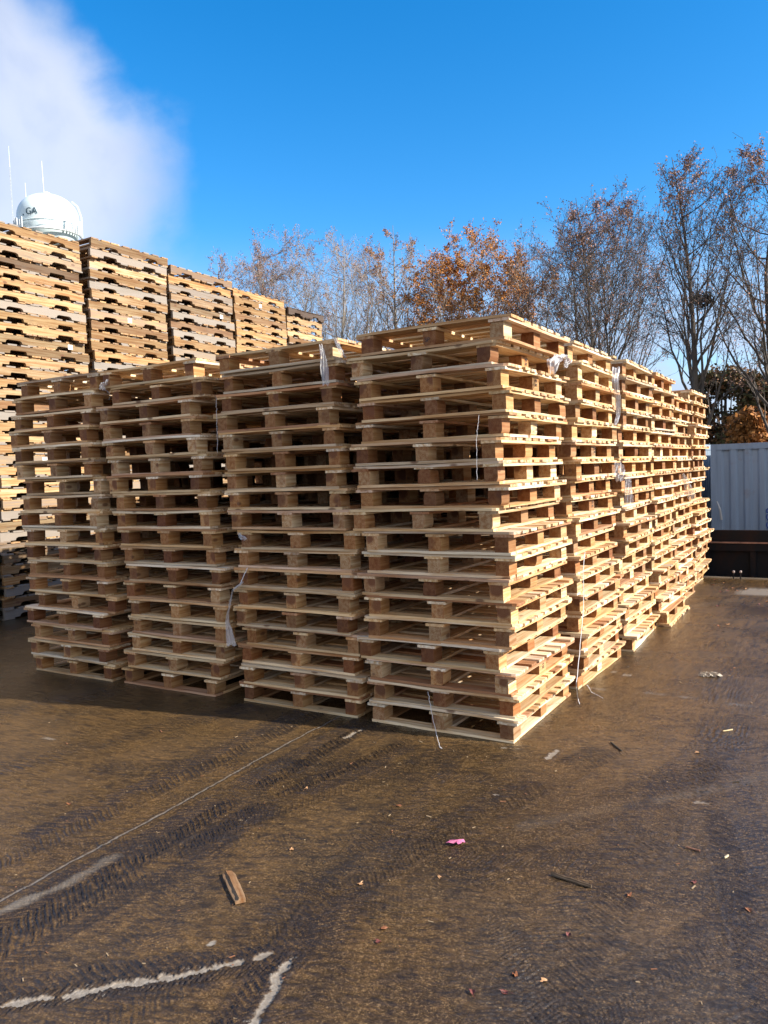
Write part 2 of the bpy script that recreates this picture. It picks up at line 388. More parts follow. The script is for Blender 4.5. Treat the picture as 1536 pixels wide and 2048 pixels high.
DARK = wood('dark_rotten_pine', [(0, (.07, .05, .04)), (1, (.12, .09, .07))], (.05, .03, .02), .3, dirt=.5)
tall = [(-.72, .0, 4.78, 'near-end tall stack before the water tower'), (2.07, .0, 4.80, 'tall stack under the water tower'), (3.54, .02, 4.90, 'second tall stack from the water tower'),
        (5.00, .01, 4.83, 'third tall stack from the water tower'), (6.43, .0, 4.76, 'fourth tall stack from the water tower'), (7.72, .0, 4.66, 'last tall stack beside the bare trees')]
tall[0] = (.62, -.02, 4.78, tall[0][3])
G2 = 'weathered stringer pallets in the tall stacks'
NY = 36
XY = -7.02
stickers = plain('sticker', (.75, .75, .72), .5)
sticker_me = MB().add(*box(-.001, .001, -.035, .035, -.03, .03)).mesh('sticker', stickers)
for s, (yc, dx, top, nm) in enumerate(tall):
    pitch = top/NY; sy = .80 if s == 5 else 1.0
    lo = {0: 0, 1: 0, 2: 14, 3: 20, 4: 24, 5: 26}[s]; hi = 15 if s == 0 else NY
    ph = s*1.7
    for k in range(NY):
        q = random.Random(3000+s*60+k); x = XY-SWD/2+dx+.012*math.sin(ph+k*.5)+q.uniform(-.028, .028); y = yc+.015*math.sin(ph*2+k*.4)+q.uniform(-.024, .024)
        z = k*pitch; rz = q.gauss(0, .011)
        kind = 'weathered stringer pallet'
        if s == 5 and k == NY-1: kind = 'charred dark stringer pallet'
        lab = f'{kind}, {level(k+1, NY)}, {nm}'
        if lo <= k < hi:
            root = bpy.data.objects.new('stringer_pallet', None); C.objects.link(root); root.location = (x, y, z); root.rotation_euler = (0, 0, rz); root.scale = (1, sy, pitch/SP)
            for pn, me, loc, rr in old_layout(q, s >= 4):
                if s == 5 and k == NY-1:
                    me = me.copy(); me.materials[0] = DARK
                link(pn, me, root, loc, (0, 0, rr))
            if (s*7+k*5) % 11 == 0: link('sticker', sticker_me, root, (SWD/2-.0022, .45 if k % 2 else -.02, DT+SH*.5), (0, 0, 0))
        else:
            root = link('stringer_pallet', q.choice(ONEO), None, (x, y, z), (0, 0, rz)); root.scale = (1, sy, pitch/SP)
        tag(root, lab, 'pallet', G2)

# ------------------------------------------------------------------ the yard slab
def axis(lo, hi, f0, f1, fine, grow, cmax):
    a = list(np.arange(f0, f1, fine)); d = fine; x = a[-1]
    while x < hi: d = min(d*grow, cmax); x += d; a.append(min(x, hi))
    d = fine; x = a[0]; pre = []
    while x > lo: d = min(d*grow, cmax); x -= d; pre.append(max(x, lo))
    return np.array(pre[::-1]+a)
EDGE = 7.52
xs = axis(-60, 60, -1.45, 1.7, .0048, 1.035, 6); ys = axis(-40, EDGE, -3.05, .15, .0048, 1.03, 3)
X, Y = np.meshgrid(xs, ys)
wx = X+.05*(fbm(X*1.7, Y*1.7, 3, 5)-.5)+.02*(fbm(X*9, Y*9, 3, 6)-.5); wy = Y+.05*(fbm(X*1.7, Y*1.7, 3, 8)-.5)+.02*(fbm(X*9, Y*9, 3, 9)-.5)
H = np.zeros_like(X); dark = np.zeros_like(X); bare = np.zeros_like(X)
coarse = fbm(wx*1.3, wy*1.3, 4, 21)
# smeared mud skin: short streaks lying across the driving direction
an = .35
sx = (wx*math.cos(an)+wy*math.sin(an)); sy_ = (-wx*math.sin(an)+wy*math.cos(an))
st1 = fbm(sx*14, sy_*48, 4, 31, .6); st2 = fbm(wx*40, wy*55, 3, 41, .6); blot = fbm(wx*7, wy*9, 4, 51)
st3 = fbm(sx*30, sy_*95, 3, 33, .6)
H += .006*(st1-.5)+.0035*(st2-.5)+.003*(st3-.5)
dark += .55*sstep(.52, .64, st1)*(.3+.7*sstep(.35, .6, blot))+.55*sstep(.54, .66, st3)
# tyre tracks: (x0, y0, x1, y1, bend, width, pitch, chevron, strength)
tracks = [(-1.3, -3.1, -.2, -.1, .05, .17, .033, .8, .40), (-.2, -3.1, -1.1, -1.0, -.04, .18, .035, -.8, .42), (-1.45, -2.2, .9, -1.1, .10, .19, .036, .7, .32), (.5, -3.1, 1.5, -.9, -.06, .18, .034, .9, .32), (1.6, -2.9, .3, -1.3, .08, .2, .038, -.7, .30), (-.62, -3.1, -.85, .1, .03, .15, .030, -.9, .45), (.1, -1.9, 1.9, 1.4, .1, .2, .04, .8, .3), (-2.6, -2.0, -1.9, .0, .05, .2, .04, .8, .5),
          (-.95, -3.2, -1.02, .1, .02, .20, .036, .9, 1.0), (-.78, -3.1, -.55, -.2, .10, .16, .034, -.8, .8), (-1.55, -3.0, -1.5, .2, -.03, .22, .042, .7, .7),
          (-.35, -3.2, .55, .2, .06, .20, .040, .8, .45), (.35, -3.1, -.30, -.2, .05, .20, .036, -.9, .45), (.9, -3.0, 1.1, 1.0, .1, .24, .044, .8, .35),
          (1.75, -2.4, .9, 2.2, .15, .22, .042, -.8, .4), (-2.3, -1.6, .1, -.5, .12, .20, .038, .8, .5), (1.9, -1.2, 1.3, 5.5, .1, .24, .05, .7, .4),
          (-.7, -2.95, .25, -2.12, .03, .15, .034, .9, .9), (.22, -3.0, .0, -1.9, .02, .13, .032, -.9, .8), (1.0, -2.6, 2.3, -1.2, .05, .25, .045, .9, .6), (-3.6, -1.5, -3.2, .1, .0, .24, .05, .8, .5)]
for i, (x0, y0, x1, y1, bend, wd, pt, ch, stg) in enumerate(tracks):
    wd *= 1.25; pt *= 1.0; stg = min(1.15, stg*1.3)
    L = math.hypot(x1-x0, y1-y0); ux, uy = (x1-x0)/L, (y1-y0)/L
    s = (wx-x0)*ux+(wy-y0)*uy; t = -(wx-x0)*uy+(wy-y0)*ux - bend*np.sin(np.clip(s/L, 0, 1)*math.pi)
    m = sstep(wd/2, wd/2*.8, np.abs(t))*sstep(-.05, .1, s)*sstep(L+.05, L-.15, s)*sstep(.22, .46, fbm(X*3.1, Y*3.1, 3, 60+i))
    u = (s+ch*np.abs(t)*.8+.012*fbm(X*20, Y*20, 2, 80+i))/pt
    w_ = np.abs(u-np.floor(u)-.5)*2; lug = sstep(.45, .75, w_)
    line = np.exp(-((w_-.58)/.17)**2)*sstep(.12, .42, fbm(X*16, Y*16, 3, 170+i))
    H += stg*m*(-.0025*lug+.0062*line); dark += stg*m*(1.25*line+.2*lug)
    rim = np.exp(-((np.abs(t)-wd/2)/.010)**2)*sstep(.0, .1, s)*sstep(L, L-.1, s)*sstep(.4, .6, fbm(X*4, Y*4, 3, 90+i))
    H += .003*stg*rim; dark += .35*stg*rim
# scraped strips down to bare pale concrete: image points
def seg_dist(pts):
    D = np.full_like(X, 9.); T = np.zeros_like(X); acc = 0
    for (a, b) in zip(pts[:-1], pts[1:]):
        L = math.hypot(b[0]-a[0], b[1]-a[1]); ux, uy = (b[0]-a[0])/L, (b[1]-a[1])/L
        s = np.clip((wx-a[0])*ux+(wy-a[1])*uy, 0, L); d = np.hypot(wx-a[0]-s*ux, wy-a[1]-s*uy)
        k = d < D; D = np.where(k, d, D); T = np.where(k, acc+s, T); acc += L
    return D, T/acc
def gp(*p): return [tuple(onz(x, y)[:2]) for x, y in p]
edge_n = fbm(X*38, Y*38, 3, 120)-.5; ed2 = fbm(X*11, Y*11, 2, 130)-.5
for pts, wd, amt in ((gp((-40, 2018), (60, 2003), (200, 1975), (330, 1957), (470, 1925)), .014, .9), (gp((488, 2075), (520, 2010), (548, 1955), (578, 1912)), .014, .9),
                (gp((500, 1915), (535, 1905)), .006, .8), (gp((412, 1888), (424, 1880)), .007, 1),
                (gp((1095, 1520), (1112, 1502)), .012, .8), (gp((690, 1476), (722, 1458)), .012, .8), (gp((915, 1668), (932, 1670)), .007, .8), (gp((985, 1590), (992, 1590)), .006, .7),
                (gp((1010, 1496), (1046, 1498)), .006, .6), (gp((1228, 1344), (1262, 1352)), .010, .6), (gp((1395, 1603), (1415, 1605)), .010, .5), (gp((1350, 1242), (1385, 1244)), .01, .6), (gp((90, 1475), (112, 1477)), .01, .5)):
    D, T = seg_dist(pts); wloc = wd*(.30+.75*np.sin(np.clip(T, .02, .98)*math.pi)**.5)+.024*ed2+.040*edge_n
    m = sstep(.004, -.003, D-wloc)*(D < .1); bare = np.maximum(bare, m*amt)
    ring = np.exp(-((D-wd*2.2)/.012)**2); H += .0035*ring*amt*(wd > .01); dark += .5*ring*amt*(wd > .01)
    H = H*(1-.95*m)-.002*m; dark = dark*(1-m)
# soft pale wheel strip beside the joint
for pts, wd, a in ((gp((-60, 1852), (120, 1775), (235, 1712)), .03, .55), (gp((1320, 1600), (1500, 1560), (1560, 1540)), .05, .12), (gp((1050, 1650), (1300, 1600)), .05, .07), (gp((1200, 1240), (1536, 1190)), .10, .18)):
    D, T = seg_dist(pts); m = sstep(wd*1.3, wd*.2, D+.03*ed2+.01*edge_n); bare = np.maximum(bare, a*m*(1-T*.6))
# saw-cut joint
D, T = seg_dist([tuple(onz(-300, 1965)[:2]), tuple(onz(0, 1803)[:2]), tuple(onz(330, 1622)[:2]), tuple(onz(660, 1440)[:2]), (-1.3, 1.5)])
D0 = D
j = np.exp(-(D/.004)**2); dark = np.maximum(dark, .9*np.exp(-((D-.012)/.006)**2)); H -= .004*j; joint = np.clip(j, 0, 1)*sstep(.12, .4, fbm(X*9, Y*9, 3, 140)+.08)
D, T = seg_dist(gp((1180, 1376), (1350, 1392), (1560, 1420))); joint = np.maximum(joint, .5*np.exp(-(D/.006)**2)); 
# pale dry apron along the dock edge
m = sstep(EDGE-.32, EDGE-.06, wy+.1*ed2); bare = np.maximum(bare, .55*m)
px, py = onz(1530, 1185)[:2]; m = sstep(.36, .28, np.hypot((wx-px-.12)*.7, (wy-py)*1.0)+.15*ed2+.05*edge_n); bare = np.maximum(bare, .8*m)
H += .0016*(fbm(X*90, Y*90, 2, 150)-.5)
H *= sstep(8, 3, np.hypot(X, Y+1.5))*.9+.1
H[-1, :] = 0
sootier = sstep(.45, .7, coarse)
verts = np.stack([X, Y, H-.0015], -1).reshape(-1, 3).astype(np.float32)
ny, nx = X.shape
skirt = np.stack([xs, np.full(nx, EDGE), np.full(nx, -1.0)], -1).astype(np.float32)
verts = np.concatenate([verts, skirt]); nv = len(verts)
I = (np.arange(ny-1)[:, None]*nx+np.arange(nx-1)[None, :]).ravel()
quads = np.stack([I, I+1, I+nx+1, I+nx], 1)
e0 = (ny-1)*nx+np.arange(nx-1); s0 = ny*nx+np.arange(nx-1)
quads = np.concatenate([quads, np.stack([e0, e0+1, s0+1, s0], 1)]).astype(np.int32)
me = bpy.data.meshes.new('yard_slab'); me.vertices.add(nv); me.vertices.foreach_set('co', verts.ravel())
me.loops.add(quads.size); me.loops.foreach_set('vertex_index', quads.ravel()); me.polygons.add(len(quads)); me.polygons.foreach_set('loop_start', np.arange(0, quads.size, 4, dtype=np.int32))
me.polygons.foreach_set('use_smooth', [True]*len(quads))
me.update(calc_edges=True)
att = me.attributes.new('mud', 'FLOAT_VECTOR', 'POINT')
A = np.stack([np.clip(dark, 0, 1), np.clip(bare, 0, 1), joint], -1).reshape(-1, 3); A = np.concatenate([A, np.tile([[0, .4, 0]], (nx, 1))]).astype(np.float32); att.data.foreach_set('vector', A.ravel())
m, nt, b = mat('wet_muddy_concrete'); N = NT(nt)
at_ = N.n('ShaderNodeAttribute'); at_.attribute_name = 'mud'; sp = N.n('ShaderNodeSeparateXYZ'); N.l(at_.outputs['Vector'], sp.inputs[0])
ge = N.n('ShaderNodeNewGeometry'); P = ge.outputs['Position']
big = N.noise(P, .55, 4, .55, .4); med = N.noise(P, 3.2, 5, .6, .3); fin = N.noise(P, 55, 4, .7); grit = N.noise(P, 260, 2, .6)
sm = N.noise(N.vm('MULTIPLY', P, (9, 34, 1)), 1.0, 4, .6, .6)
col = N.mix(N.mr(med, .3, .72), (.112, .061, .021), (.056, .033, .014))
sx_ = N.n('ShaderNodeSeparateXYZ'); N.l(P, sx_.inputs[0])
side = N.mr(N.math('ADD', N.math('SUBTRACT', sx_.outputs[0], N.math('MULTIPLY', sx_.outputs[1], .12)), N.math('MULTIPLY', big, 1.2)), 1.15, 2.4)
col = N.mix(N.math('MULTIPLY', side, .75), col, N.mix(N.mr(med, .3, .7), (.062, .045, .031), (.036, .029, .024)))  # greyer towards the right: sky reflection painted into the base colour
col = N.mix(N.mr(big, .44, .62), col, N.mix(1.0, col, (.48, .48, .50), 'MULTIPLY'))
col = N.mix(N.math('MULTIPLY', N.mr(sm, .48, .75), .45), col, (.185, .100, .036))
col = N.mix(N.math('MULTIPLY', N.mr(fin, .50, .72), .6), col, (.20, .118, .050))
col = N.mix(N.math('MULTIPLY', N.mr(grit, .52, .68), .6), col, (.022, .015, .010))
gr2 = N.noise(P, 120, 3, .75); col = N.mix(N.math('MULTIPLY', N.mr(gr2, .54, .64), .7), col, (.24, .15, .07)); col = N.mix(N.math('MULTIPLY', N.mr(gr2, .34, .44, 1, 0), .75), col, (.016, .012, .009))
an2 = N.noise(N.vm('MULTIPLY', P, (26, 95, 1)), 1.0, 5, .65, 1.2); an3 = N.noise(N.vm('MULTIPLY', P, (70, 190, 1)), 1.0, 4, .7, .8)
col = N.mix(N.math('MULTIPLY', N.mr(an2, .54, .68), .5), col, (.030, .022, .016))
col = N.mix(N.math('MULTIPLY', N.mr(an3, .54, .70), .55), col, (.024, .018, .013))
col = N.mix(N.math('MULTIPLY', N.mr(an3, .30, .46, 1, 0), .35), col, (.26, .165, .065))
col = N.mix(N.math('MULTIPLY', sp.outputs[0], .88), col, (.020, .015, .012))
col = N.mix(sp.outputs[1], col, N.mix(N.mr(fin, .3, .8), (.30, .26, .215), (.17, .135, .10)))
col = N.mix(sp.outputs[2], col, (.17, .155, .14))
N.l(col, b.inputs['Base Color'])
wet = N.mr(N.noise(P, .9, 3, .5, .2), .36, .56)
rg = N.math('ADD', N.math('MULTIPLY', wet, -.23), N.math('ADD', .31, N.math('MULTIPLY', fin, .14)))
rg = N.math('ADD', rg, N.math('MULTIPLY', sp.outputs[1], .2)); N.l(rg, b.inputs['Roughness']); b.inputs['Specular IOR Level'].default_value = .6
N.l(N.bump(N.math('ADD', N.math('ADD', N.math('MULTIPLY', fin, 1.0), N.math('MULTIPLY', grit, 1.0)), N.math('ADD', N.math('MULTIPLY', an2, -2.2), N.math('MULTIPLY', an3, -1.2))), .5, .0035), b.inputs['Normal'])
me.materials.append(m)
tag(link('yard_ground', me), 'wet muddy concrete yard with tyre tread prints', None, None, 'structure')
# lower land beyond the dock edge
m, nt, b = mat('rough_ground'); N = NT(nt); ge = N.n('ShaderNodeNewGeometry')
q = N.noise(ge.outputs['Position'], .6, 6, .6); N.l(N.mix(N.mr(q, .35, .65), (.09, .075, .035), (.05, .06, .025)), b.inputs['Base Color']); b.inputs['Roughness'].default_value = .95
gm = MB(); n = 40; gx = np.linspace(-700, 700, n); vv = [(x, y, -1.0) for y in gx for x in gx]
# keep the sheet under the slab lower than the slab
gm.add(vv, [(j*n+i, j*n+i+1, (j+1)*n+i+1, (j+1)*n+i) for j in range(n-1) for i in range(n-1)])
tag(gm.build('ground', m), 'lower rough grassy land beyond the yard', None, None, 'structure')
exec_later = []

# ------------------------------------------------------------------ dumpster and containers
m, nt, b = mat('black_rusty_steel'); N = NT(nt); ge = N.n('ShaderNodeNewGeometry'); P = ge.outputs['Position']
r1 = N.noise(N.vm('MULTIPLY', P, (2.2, 2.2, 1.1)), 1.0, 5, .65, .8); r2 = N.noise(P, 30, 3, .6)
c = N.mix(N.mr(r1, .52, .72), (.008, .008, .010), (.022, .010, .007)); c = N.mix(N.math('MULTIPLY', N.mr(r2, .5, .8), .3), c, (.016, .010, .008)); N.l(c, b.inputs['Base Color']); b.inputs['Roughness'].default_value = .75; b.inputs['Specular IOR Level'].default_value = .2
STEEL = m
RUST = plain('rust_edge', (.30, .15, .10), .8, noise=.3, nscale=15)
dy0, dx0, dx1 = 7.72, -1.6, 4.6
root = link('dumpster', None, None, (1.5, dy0+1.2, -1)); tag(root, 'long black rusty open-top steel dumpster below the yard edge', 'dumpster')
def rel(b_): 
    v, f = b_; return (np.array(v)-np.array((1.5, dy0+1.2, -1)), f)
mb = MB()
for bx_ in ((dx0, dx1, dy0, dy0+.02, -.75, .60), (dx0, dx1, dy0+1.9, dy0+1.92, -.75, .40), (dx0, dx0+.02, dy0+.02, dy0+1.9, -.75, .60), (dx1-.02, dx1, dy0+.02, dy0+1.9, -.75, .60), (dx0+.02, dx1-.02, dy0+.02, dy0+1.9, -.75, -.72)): mb.add(*rel(box(*bx_)))
mb.build('body', STEEL, root)
for k in range(11):
    x = dx0+.3+k*.6; MB().add(*rel(box(x, x+.07, dy0-.055, dy0-.001, -.72, .34))).build('rib', STEEL, root)
MB().add(*rel(box(dx0-.03, dx1+.03, dy0-.075, dy0-.003, .475, .635))).build('top_rail', STEEL, root)
MB().add(*rel(box(dx0-.03, dx1+.03, dy0-.10, dy0-.004, .452, .472))).build('rail_lip', RUST, root)
MB().add(*rel(box(dx0-.03, dx1+.03, dy0-.08, dy0-.005, .345, .449))).build('side_beam', STEEL, root)
for k, (x, y) in enumerate(((dx0+.5, dy0+.3), (dx1-.5, dy0+.3), (dx0+.5, dy0+2.0), (dx1-.5, dy0+2.0))):
    v, f = tube([(x-1.5, y-.1-dy0-1.2, .125), (x-1.5, y+.1-dy0-1.2, .125)], .125, 14); MB().add(v, f).build('roller', STEEL, root)
# pipe fittings standing on the dock edge
for k, (px_, lb) in enumerate(((1467, 'rusty capped bolt on the dock edge, first of the pair'), (1481, 'rusty capped bolt on the dock edge, nearer the pale concrete patch'))):
    p = onz(px_, 1158); root = link('anchor_bolt', None, None, (p[0], min(p[1], EDGE-.1), -.001)); tag(root, lb, 'bolt', 'bolts on the dock edge')
    v, f = tube([(0, 0, 0), (0, 0, .085)], .008, 8); MB().add(v, f).build('shaft', STEEL, root)
    v, f = tube([(0, 0, .085), (.002, 0, .098), (.003, 0, .112), (.003, 0, .118)], [.013, .018, .016, .006], 10); MB().add(v, f).build('cap', plain('bolt_cap', (.42, .34, .31), .5, .5), root)

def container(name, x0, y0, L, W, H, zb, colr, label, text=None, pitch=.215):
    root = link(name, None, None, (x0+L/2, y0+W/2, zb)); tag(root, label, 'container')
    m, nt, b = mat(name+'_paint'); N = NT(nt); tc = N.n('ShaderNodeTexCoord')
    q = N.noise(N.vm('MULTIPLY', tc.outputs['Object'], (9, 9, .7)), 1.0, 5, .6); q2 = N.noise(tc.outputs['Object'], 3, 4, .6)
    c = N.mix(N.mr(q, .3, .75), colr, tuple(k*.78 for k in colr)); c = N.mix(N.math('MULTIPLY', N.mr(q2, .62, .75), .35), c, (.22, .15, .11)); N.l(c, b.inputs['Base Color']); b.inputs['Roughness'].default_value = .45
    hx, hy = L/2, W/2
    def corr(a, c, fixed, sgn, along, dep=.034):
        n = int((c-a)/pitch); pts = []
        for i in range(n):
            s = a+(c-a)*i/n; w_ = (c-a)/n
            pts += [(s, 0), (s+w_*.34, 0), (s+w_*.5, dep), (s+w_*.84, dep)]
        pts.append((c, 0)); v = []; f = []
        for (s, d) in pts:
            for z in (.14, H-.10):
                v.append((s, fixed-sgn*(d+.012), z) if along == 'x' else (fixed-sgn*(d+.012), s, z))
        for i in range(len(pts)-1): f.append((2*i, 2*i+2, 2*i+3, 2*i+1))
        return v, f
    for sgn in (-1, 1): MB().add(*corr(-hx+.09, hx-.09, sgn*hy, sgn, 'x')).build('side_wall', m, root)
    for sgn in (-1, 1): MB().add(*corr(-hy+.09, hy-.09, sgn*hx, sgn, 'y')).build('end_wall', m, root)
    for sx in (-1, 1):
        for sy in (-1, 1): MB().add(*box(min(sx*hx, sx*(hx-.09)), max(sx*hx, sx*(hx-.09)), min(sy*hy, sy*(hy-.09)), max(sy*hy, sy*(hy-.09)), 0, H-.001)).build('corner_post', m, root)
    for sy in (-1, 1):
        for z0, z1 in ((.0, .14), (H-.10, H-.002)): MB().add(*box(-hx+.09, hx-.09, min(sy*(hy-.003), sy*(hy-.05)), max(sy*(hy-.003), sy*(hy-.05)), z0, z1)).build('rail', m, root)
    for sx in (-1, 1):
        for z0, z1 in ((.0, .14), (H-.10, H-.003)): MB().add(*box(min(sx*(hx-.003), sx*(hx-.05)), max(sx*(hx-.003), sx*(hx-.05)), -hy+.09, hy-.09, z0, z1)).build('rail', m, root)
    MB().add(*box(-hx+.05, hx-.05, -hy+.05, hy-.05, H-.03, H-.006)).build('roof', m, root)
    return root
cz = -1.0; cp = ony(1421, 889, 10.0)
cont = container('shipping_container', cp[0], 10.0, 6.1, 2.44, cp[2]-cz, cz, (.27, .33, .41), 'grey corrugated shipping container with blue lettering behind the black dumpster')
me = text_mesh('FCCR', .19, .003); me.materials.append(plain('blue_letter', (.01, .045, .23), .5))
p0 = ony(1538, 1042, 10.0); o = link('lettering', me, cont, (p0[0]+.03-cont.location.x, -1.228, p0[2]-cz), (math.pi/2, 0, 0)); o.rotation_euler = Matrix(((0, -1, 0), (0, 0, -1), (1, 0, 0))).to_euler()
container('shipping_container', cp[0]-6.35, 10.05, 6.1, 2.44, cp[2]-cz+.03, cz, (.27, .34, .43), 'blue-grey shipping container glimpsed through the last pallet stack')
v, f = tube([at(0, 0, 1)*0+np.array((cp[0]+.17, 9.93, .62)), np.array((cp[0]+.15, 9.9, .80)), np.array((cp[0]+.10, 9.93, .93))], [.02, .018, .01], 6)
tag(MB().add(v, f).build('steel_rod', plain('rod', (.5, .48, .45), .5)), 'short pale bent rod sticking up before the grey container', 'rod')

# ------------------------------------------------------------------ water tower
TD = 150.0
pc = at(98, 470, TD); top = at(95, 386, TD)[2]; rad = 65/FPX*TD*1.16; cx, cy = pc[0], pc[1]
zt = at(98, 392, TD)[2]; rad = .5*np.linalg.norm(at(34, 440, TD)-at(162, 455, TD))*.985
zmid = zt-rad*.78
tower = link('water_tower', None, None, (cx, cy, -1)); tag(tower, 'pale blue-white water tower with GA lettering and antennas above the tall pallet stack', 'water tower')
WTP = plain('tower_paint', (.62, .72, .76), .5, noise=.06, nscale=.6); ANT = plain('antenna_grey', (.55, .58, .6), .5)
prof_ = []
for i in range(15):
    t = i/14*math.pi/2; prof_.append((rad*math.cos(t)**.85 if i < 14 else .02, zmid+(zt-zmid)*math.sin(t)))
lower = [(rad*1.0, zmid-rad*.32), (rad*.985, zmid-rad*.5), (rad*.9, zmid-rad*.75), (rad*.7, zmid-rad*.98), (rad*.4, zmid-rad*1.15), (rad*.18, zmid-rad*1.3)]
prf = lower[::-1]+prof_; S = 56; v = []; f = []
for r_, z in prf:
    for k in range(S): v.append((r_*math.cos(2*math.pi*k/S), r_*math.sin(2*math.pi*k/S), z+1))
for i in range(len(prf)-1):
    for k in range(S): f.append((i*S+k, i*S+(k+1) % S, (i+1)*S+(k+1) % S, (i+1)*S+k))
MB().add(v, f).build('tank', WTP, tower, smooth=True)
v, f = tube([(0, 0, 0), (0, 0, 2), (0, 0, zmid-rad*1.2+1)], [rad*.45, rad*.22, rad*.2], 24); MB().add(v, f).build('column', WTP, tower)
v, f = tube([(0, 0, zt+1-.1), (0, 0, zt+1+.45), (0, 0, zt+1+.6)], [.55, .55, .3], 16); MB().add(v, f).build('roof_vent', WTP, tower)
vc = math.atan2(CAM[1]-cy, CAM[0]-cx)
def rim(ang, r_, z): return (r_*math.cos(vc+ang), r_*math.sin(vc+ang), z+1)
v, f = tube([rim(2*math.pi*k/48, rad*1.012, zmid-rad*.30) for k in range(49)], .07, 5, False); MB().add(v, f).build('balcony_rail', WTP, tower)
v, f = tube([rim(2*math.pi*k/48, rad*1.06, zmid-rad*.62) for k in range(49)], .16, 5, False); MB().add(v, f).build('walkway', ANT, tower)
for k in range(60):
    a = 2*math.pi*k/60
v, f = tube([rim(2*math.pi*k/48, rad*1.07, zmid-rad*.40) for k in range(49)], .035, 4, False); MB().add(v, f).build('handrail', WTP, tower)
for a in list(np.linspace(.55, 1.25, 7))+list(np.linspace(-1.35, -.85, 5)):
    hh = rng.uniform(1.2, 2.6); z0 = zmid-rad*.60; x, y, z = rim(a, rad*1.10, z0)
    v, f = box(-.15, .15, -.08, .08, 0, hh); o = MB().add(v, f).build('panel_antenna', ANT, tower, (x, y, z), (0, 0, vc+a+math.pi/2))
# ladder pipe up the far shoulder
pts = [rim(1.45, rad*1.08, zmid-rad*.6), rim(1.45, rad*1.08, zmid+.1*rad), rim(1.45, rad*.98, zmid+.45*rad), rim(1.45, rad*.80, zmid+.62*rad)]
v, f = tube(pts, .12, 6); MB().add(v, f).build('ladder_pipe', WTP, tower)
def whip(px_, ytop, ybot, r_=.05):
    a = at(px_[0], ytop, TD*.999); b_ = at(px_[1], ybot, TD*.999); loc = np.array((cx, cy, -1)); v, f = tube([b_-loc, a-loc], [r_*1.6, r_], 5); MB().add(v, f).build('whip_antenna', ANT, tower)
whip((83, 88), 322, 392, .055); whip((50, 52), 366, 400, .05)
# letters wrapped on the tank
lm = text_mesh(', GA', rad*.30, .01, .010)
n = len(lm.vertices); cv = np.empty(n*3, np.float32); lm.vertices.foreach_get('co', cv); cv = cv.reshape(-1, 3)
a0 = -.60; zz = zmid-rad*.05
ang = vc+a0+cv[:, 0]/rad; rr = rad*1.012+cv[:, 2]
z_l = zz+cv[:, 1]+1; rr = np.where(z_l-1 > zmid, rad*np.cos(np.arcsin(np.clip((z_l-1-zmid)/(zt-zmid), 0, 1)))**.85+.10+cv[:, 2], rad*1.0+.08+cv[:, 2])
nv_ = np.stack([rr*np.cos(ang), rr*np.sin(ang), z_l], 1); lm.vertices.foreach_set('co', nv_.astype(np.float32).ravel()); lm.materials.append(plain('letter_dark', (.02, .06, .09), .5))
link('lettering', lm, tower)
# guyed radio mast beside the tower
p1 = at(29, 470, 170); p2 = at(17, 292, 170)
mast = link('radio_mast', None, None, (p1[0], p1[1], -1)); tag(mast, 'thin lattice radio mast rising beside the water tower', 'mast')
loc = np.array((p1[0], p1[1], -1)); mb = MB()
for dx, dy in ((.13, 0), (-.08, .12), (-.08, -.12)):
    v, f = tube([(dx, dy, 0), np.array(p2-loc)+np.array((dx*.5, dy*.5, -4))], .035, 4); mb.add(v, f)
for k in range(60):
    t0, t1 = k/60, (k+1)/60; e = np.array(p2-loc)+np.array((0, 0, -4)); s_ = 1 if k % 2 else -1
    v, f = tube([e*t0+np.array((.13*s_, 0, 0)), e*t1-np.array((.13*s_, 0, 0))], .02, 3); mb.add(v, f)
mb.build('lattice', ANT, mast)
v, f = tube([np.array(p2-loc)+np.array((0, 0, -4)), np.array(p2-loc)], [.06, .03], 5); MB().add(v, f).build('whip_antenna', WTP, mast)

# ------------------------------------------------------------------ trees
def bark(name, a, b_): 
    m, nt, bs = mat(name); N = NT(nt); ge = N.n('ShaderNodeNewGeometry'); q = N.noise(ge.outputs['Position'], 6, 4, .6)
    N.l(N.mix(N.mr(q, .35, .65), a, b_), bs.inputs['Base Color']); bs.inputs['Roughness'].default_value = .9; return m
def leafmat(name, stops, tr=.25):
    m, nt, bs = mat(name); N = NT(nt); ge = N.n('ShaderNodeNewGeometry')
    N.l(N.ramp(ge.outputs['Random Per Island'], stops), bs.inputs['Base Color']); bs.inputs['Roughness'].default_value = .7; bs.inputs['Specular IOR Level'].default_value = .25
    return m
BK = bark('grey_bark', (.20, .165, .13), (.30, .26, .22)); BD = bark('dark_bark', (.050, .037, .029), (.09, .07, .055))
LB = leafmat('brown_leaves', [(0, (.20, .115, .085)), (.4, (.32, .17, .12)), (.75, (.28, .18, .15)), (1, (.42, .20, .11))])
LO = leafmat('orange_leaves', [(0, (.24, .09, .02)), (.4, (.46, .17, .03)), (.75, (.30, .11, .025)), (1, (.62, .27, .05))])
LG = leafmat('evergreen_leaves', [(0, (.05, .05, .02)), (.35, (.09, .085, .035)), (.65, (.16, .095, .045)), (1, (.28, .14, .07))])
LO2 = leafmat('rust_leaves', [(0, (.15, .06, .02)), (.5, (.30, .12, .03)), (1, (.42, .18, .05))])
LR = leafmat('russet_leaves', [(0, (.10, .05, .025)), (.5, (.18, .08, .035)), (1, (.30, .14, .06))])
def vadd(a, b, k=1.0): return (a[0]+b[0]*k, a[1]+b[1]*k, a[2]+b[2]*k)
def vnorm(a):
    l = math.sqrt(a[0]*a[0]+a[1]*a[1]+a[2]*a[2])+1e-9; return (a[0]/l, a[1]/l, a[2]/l)
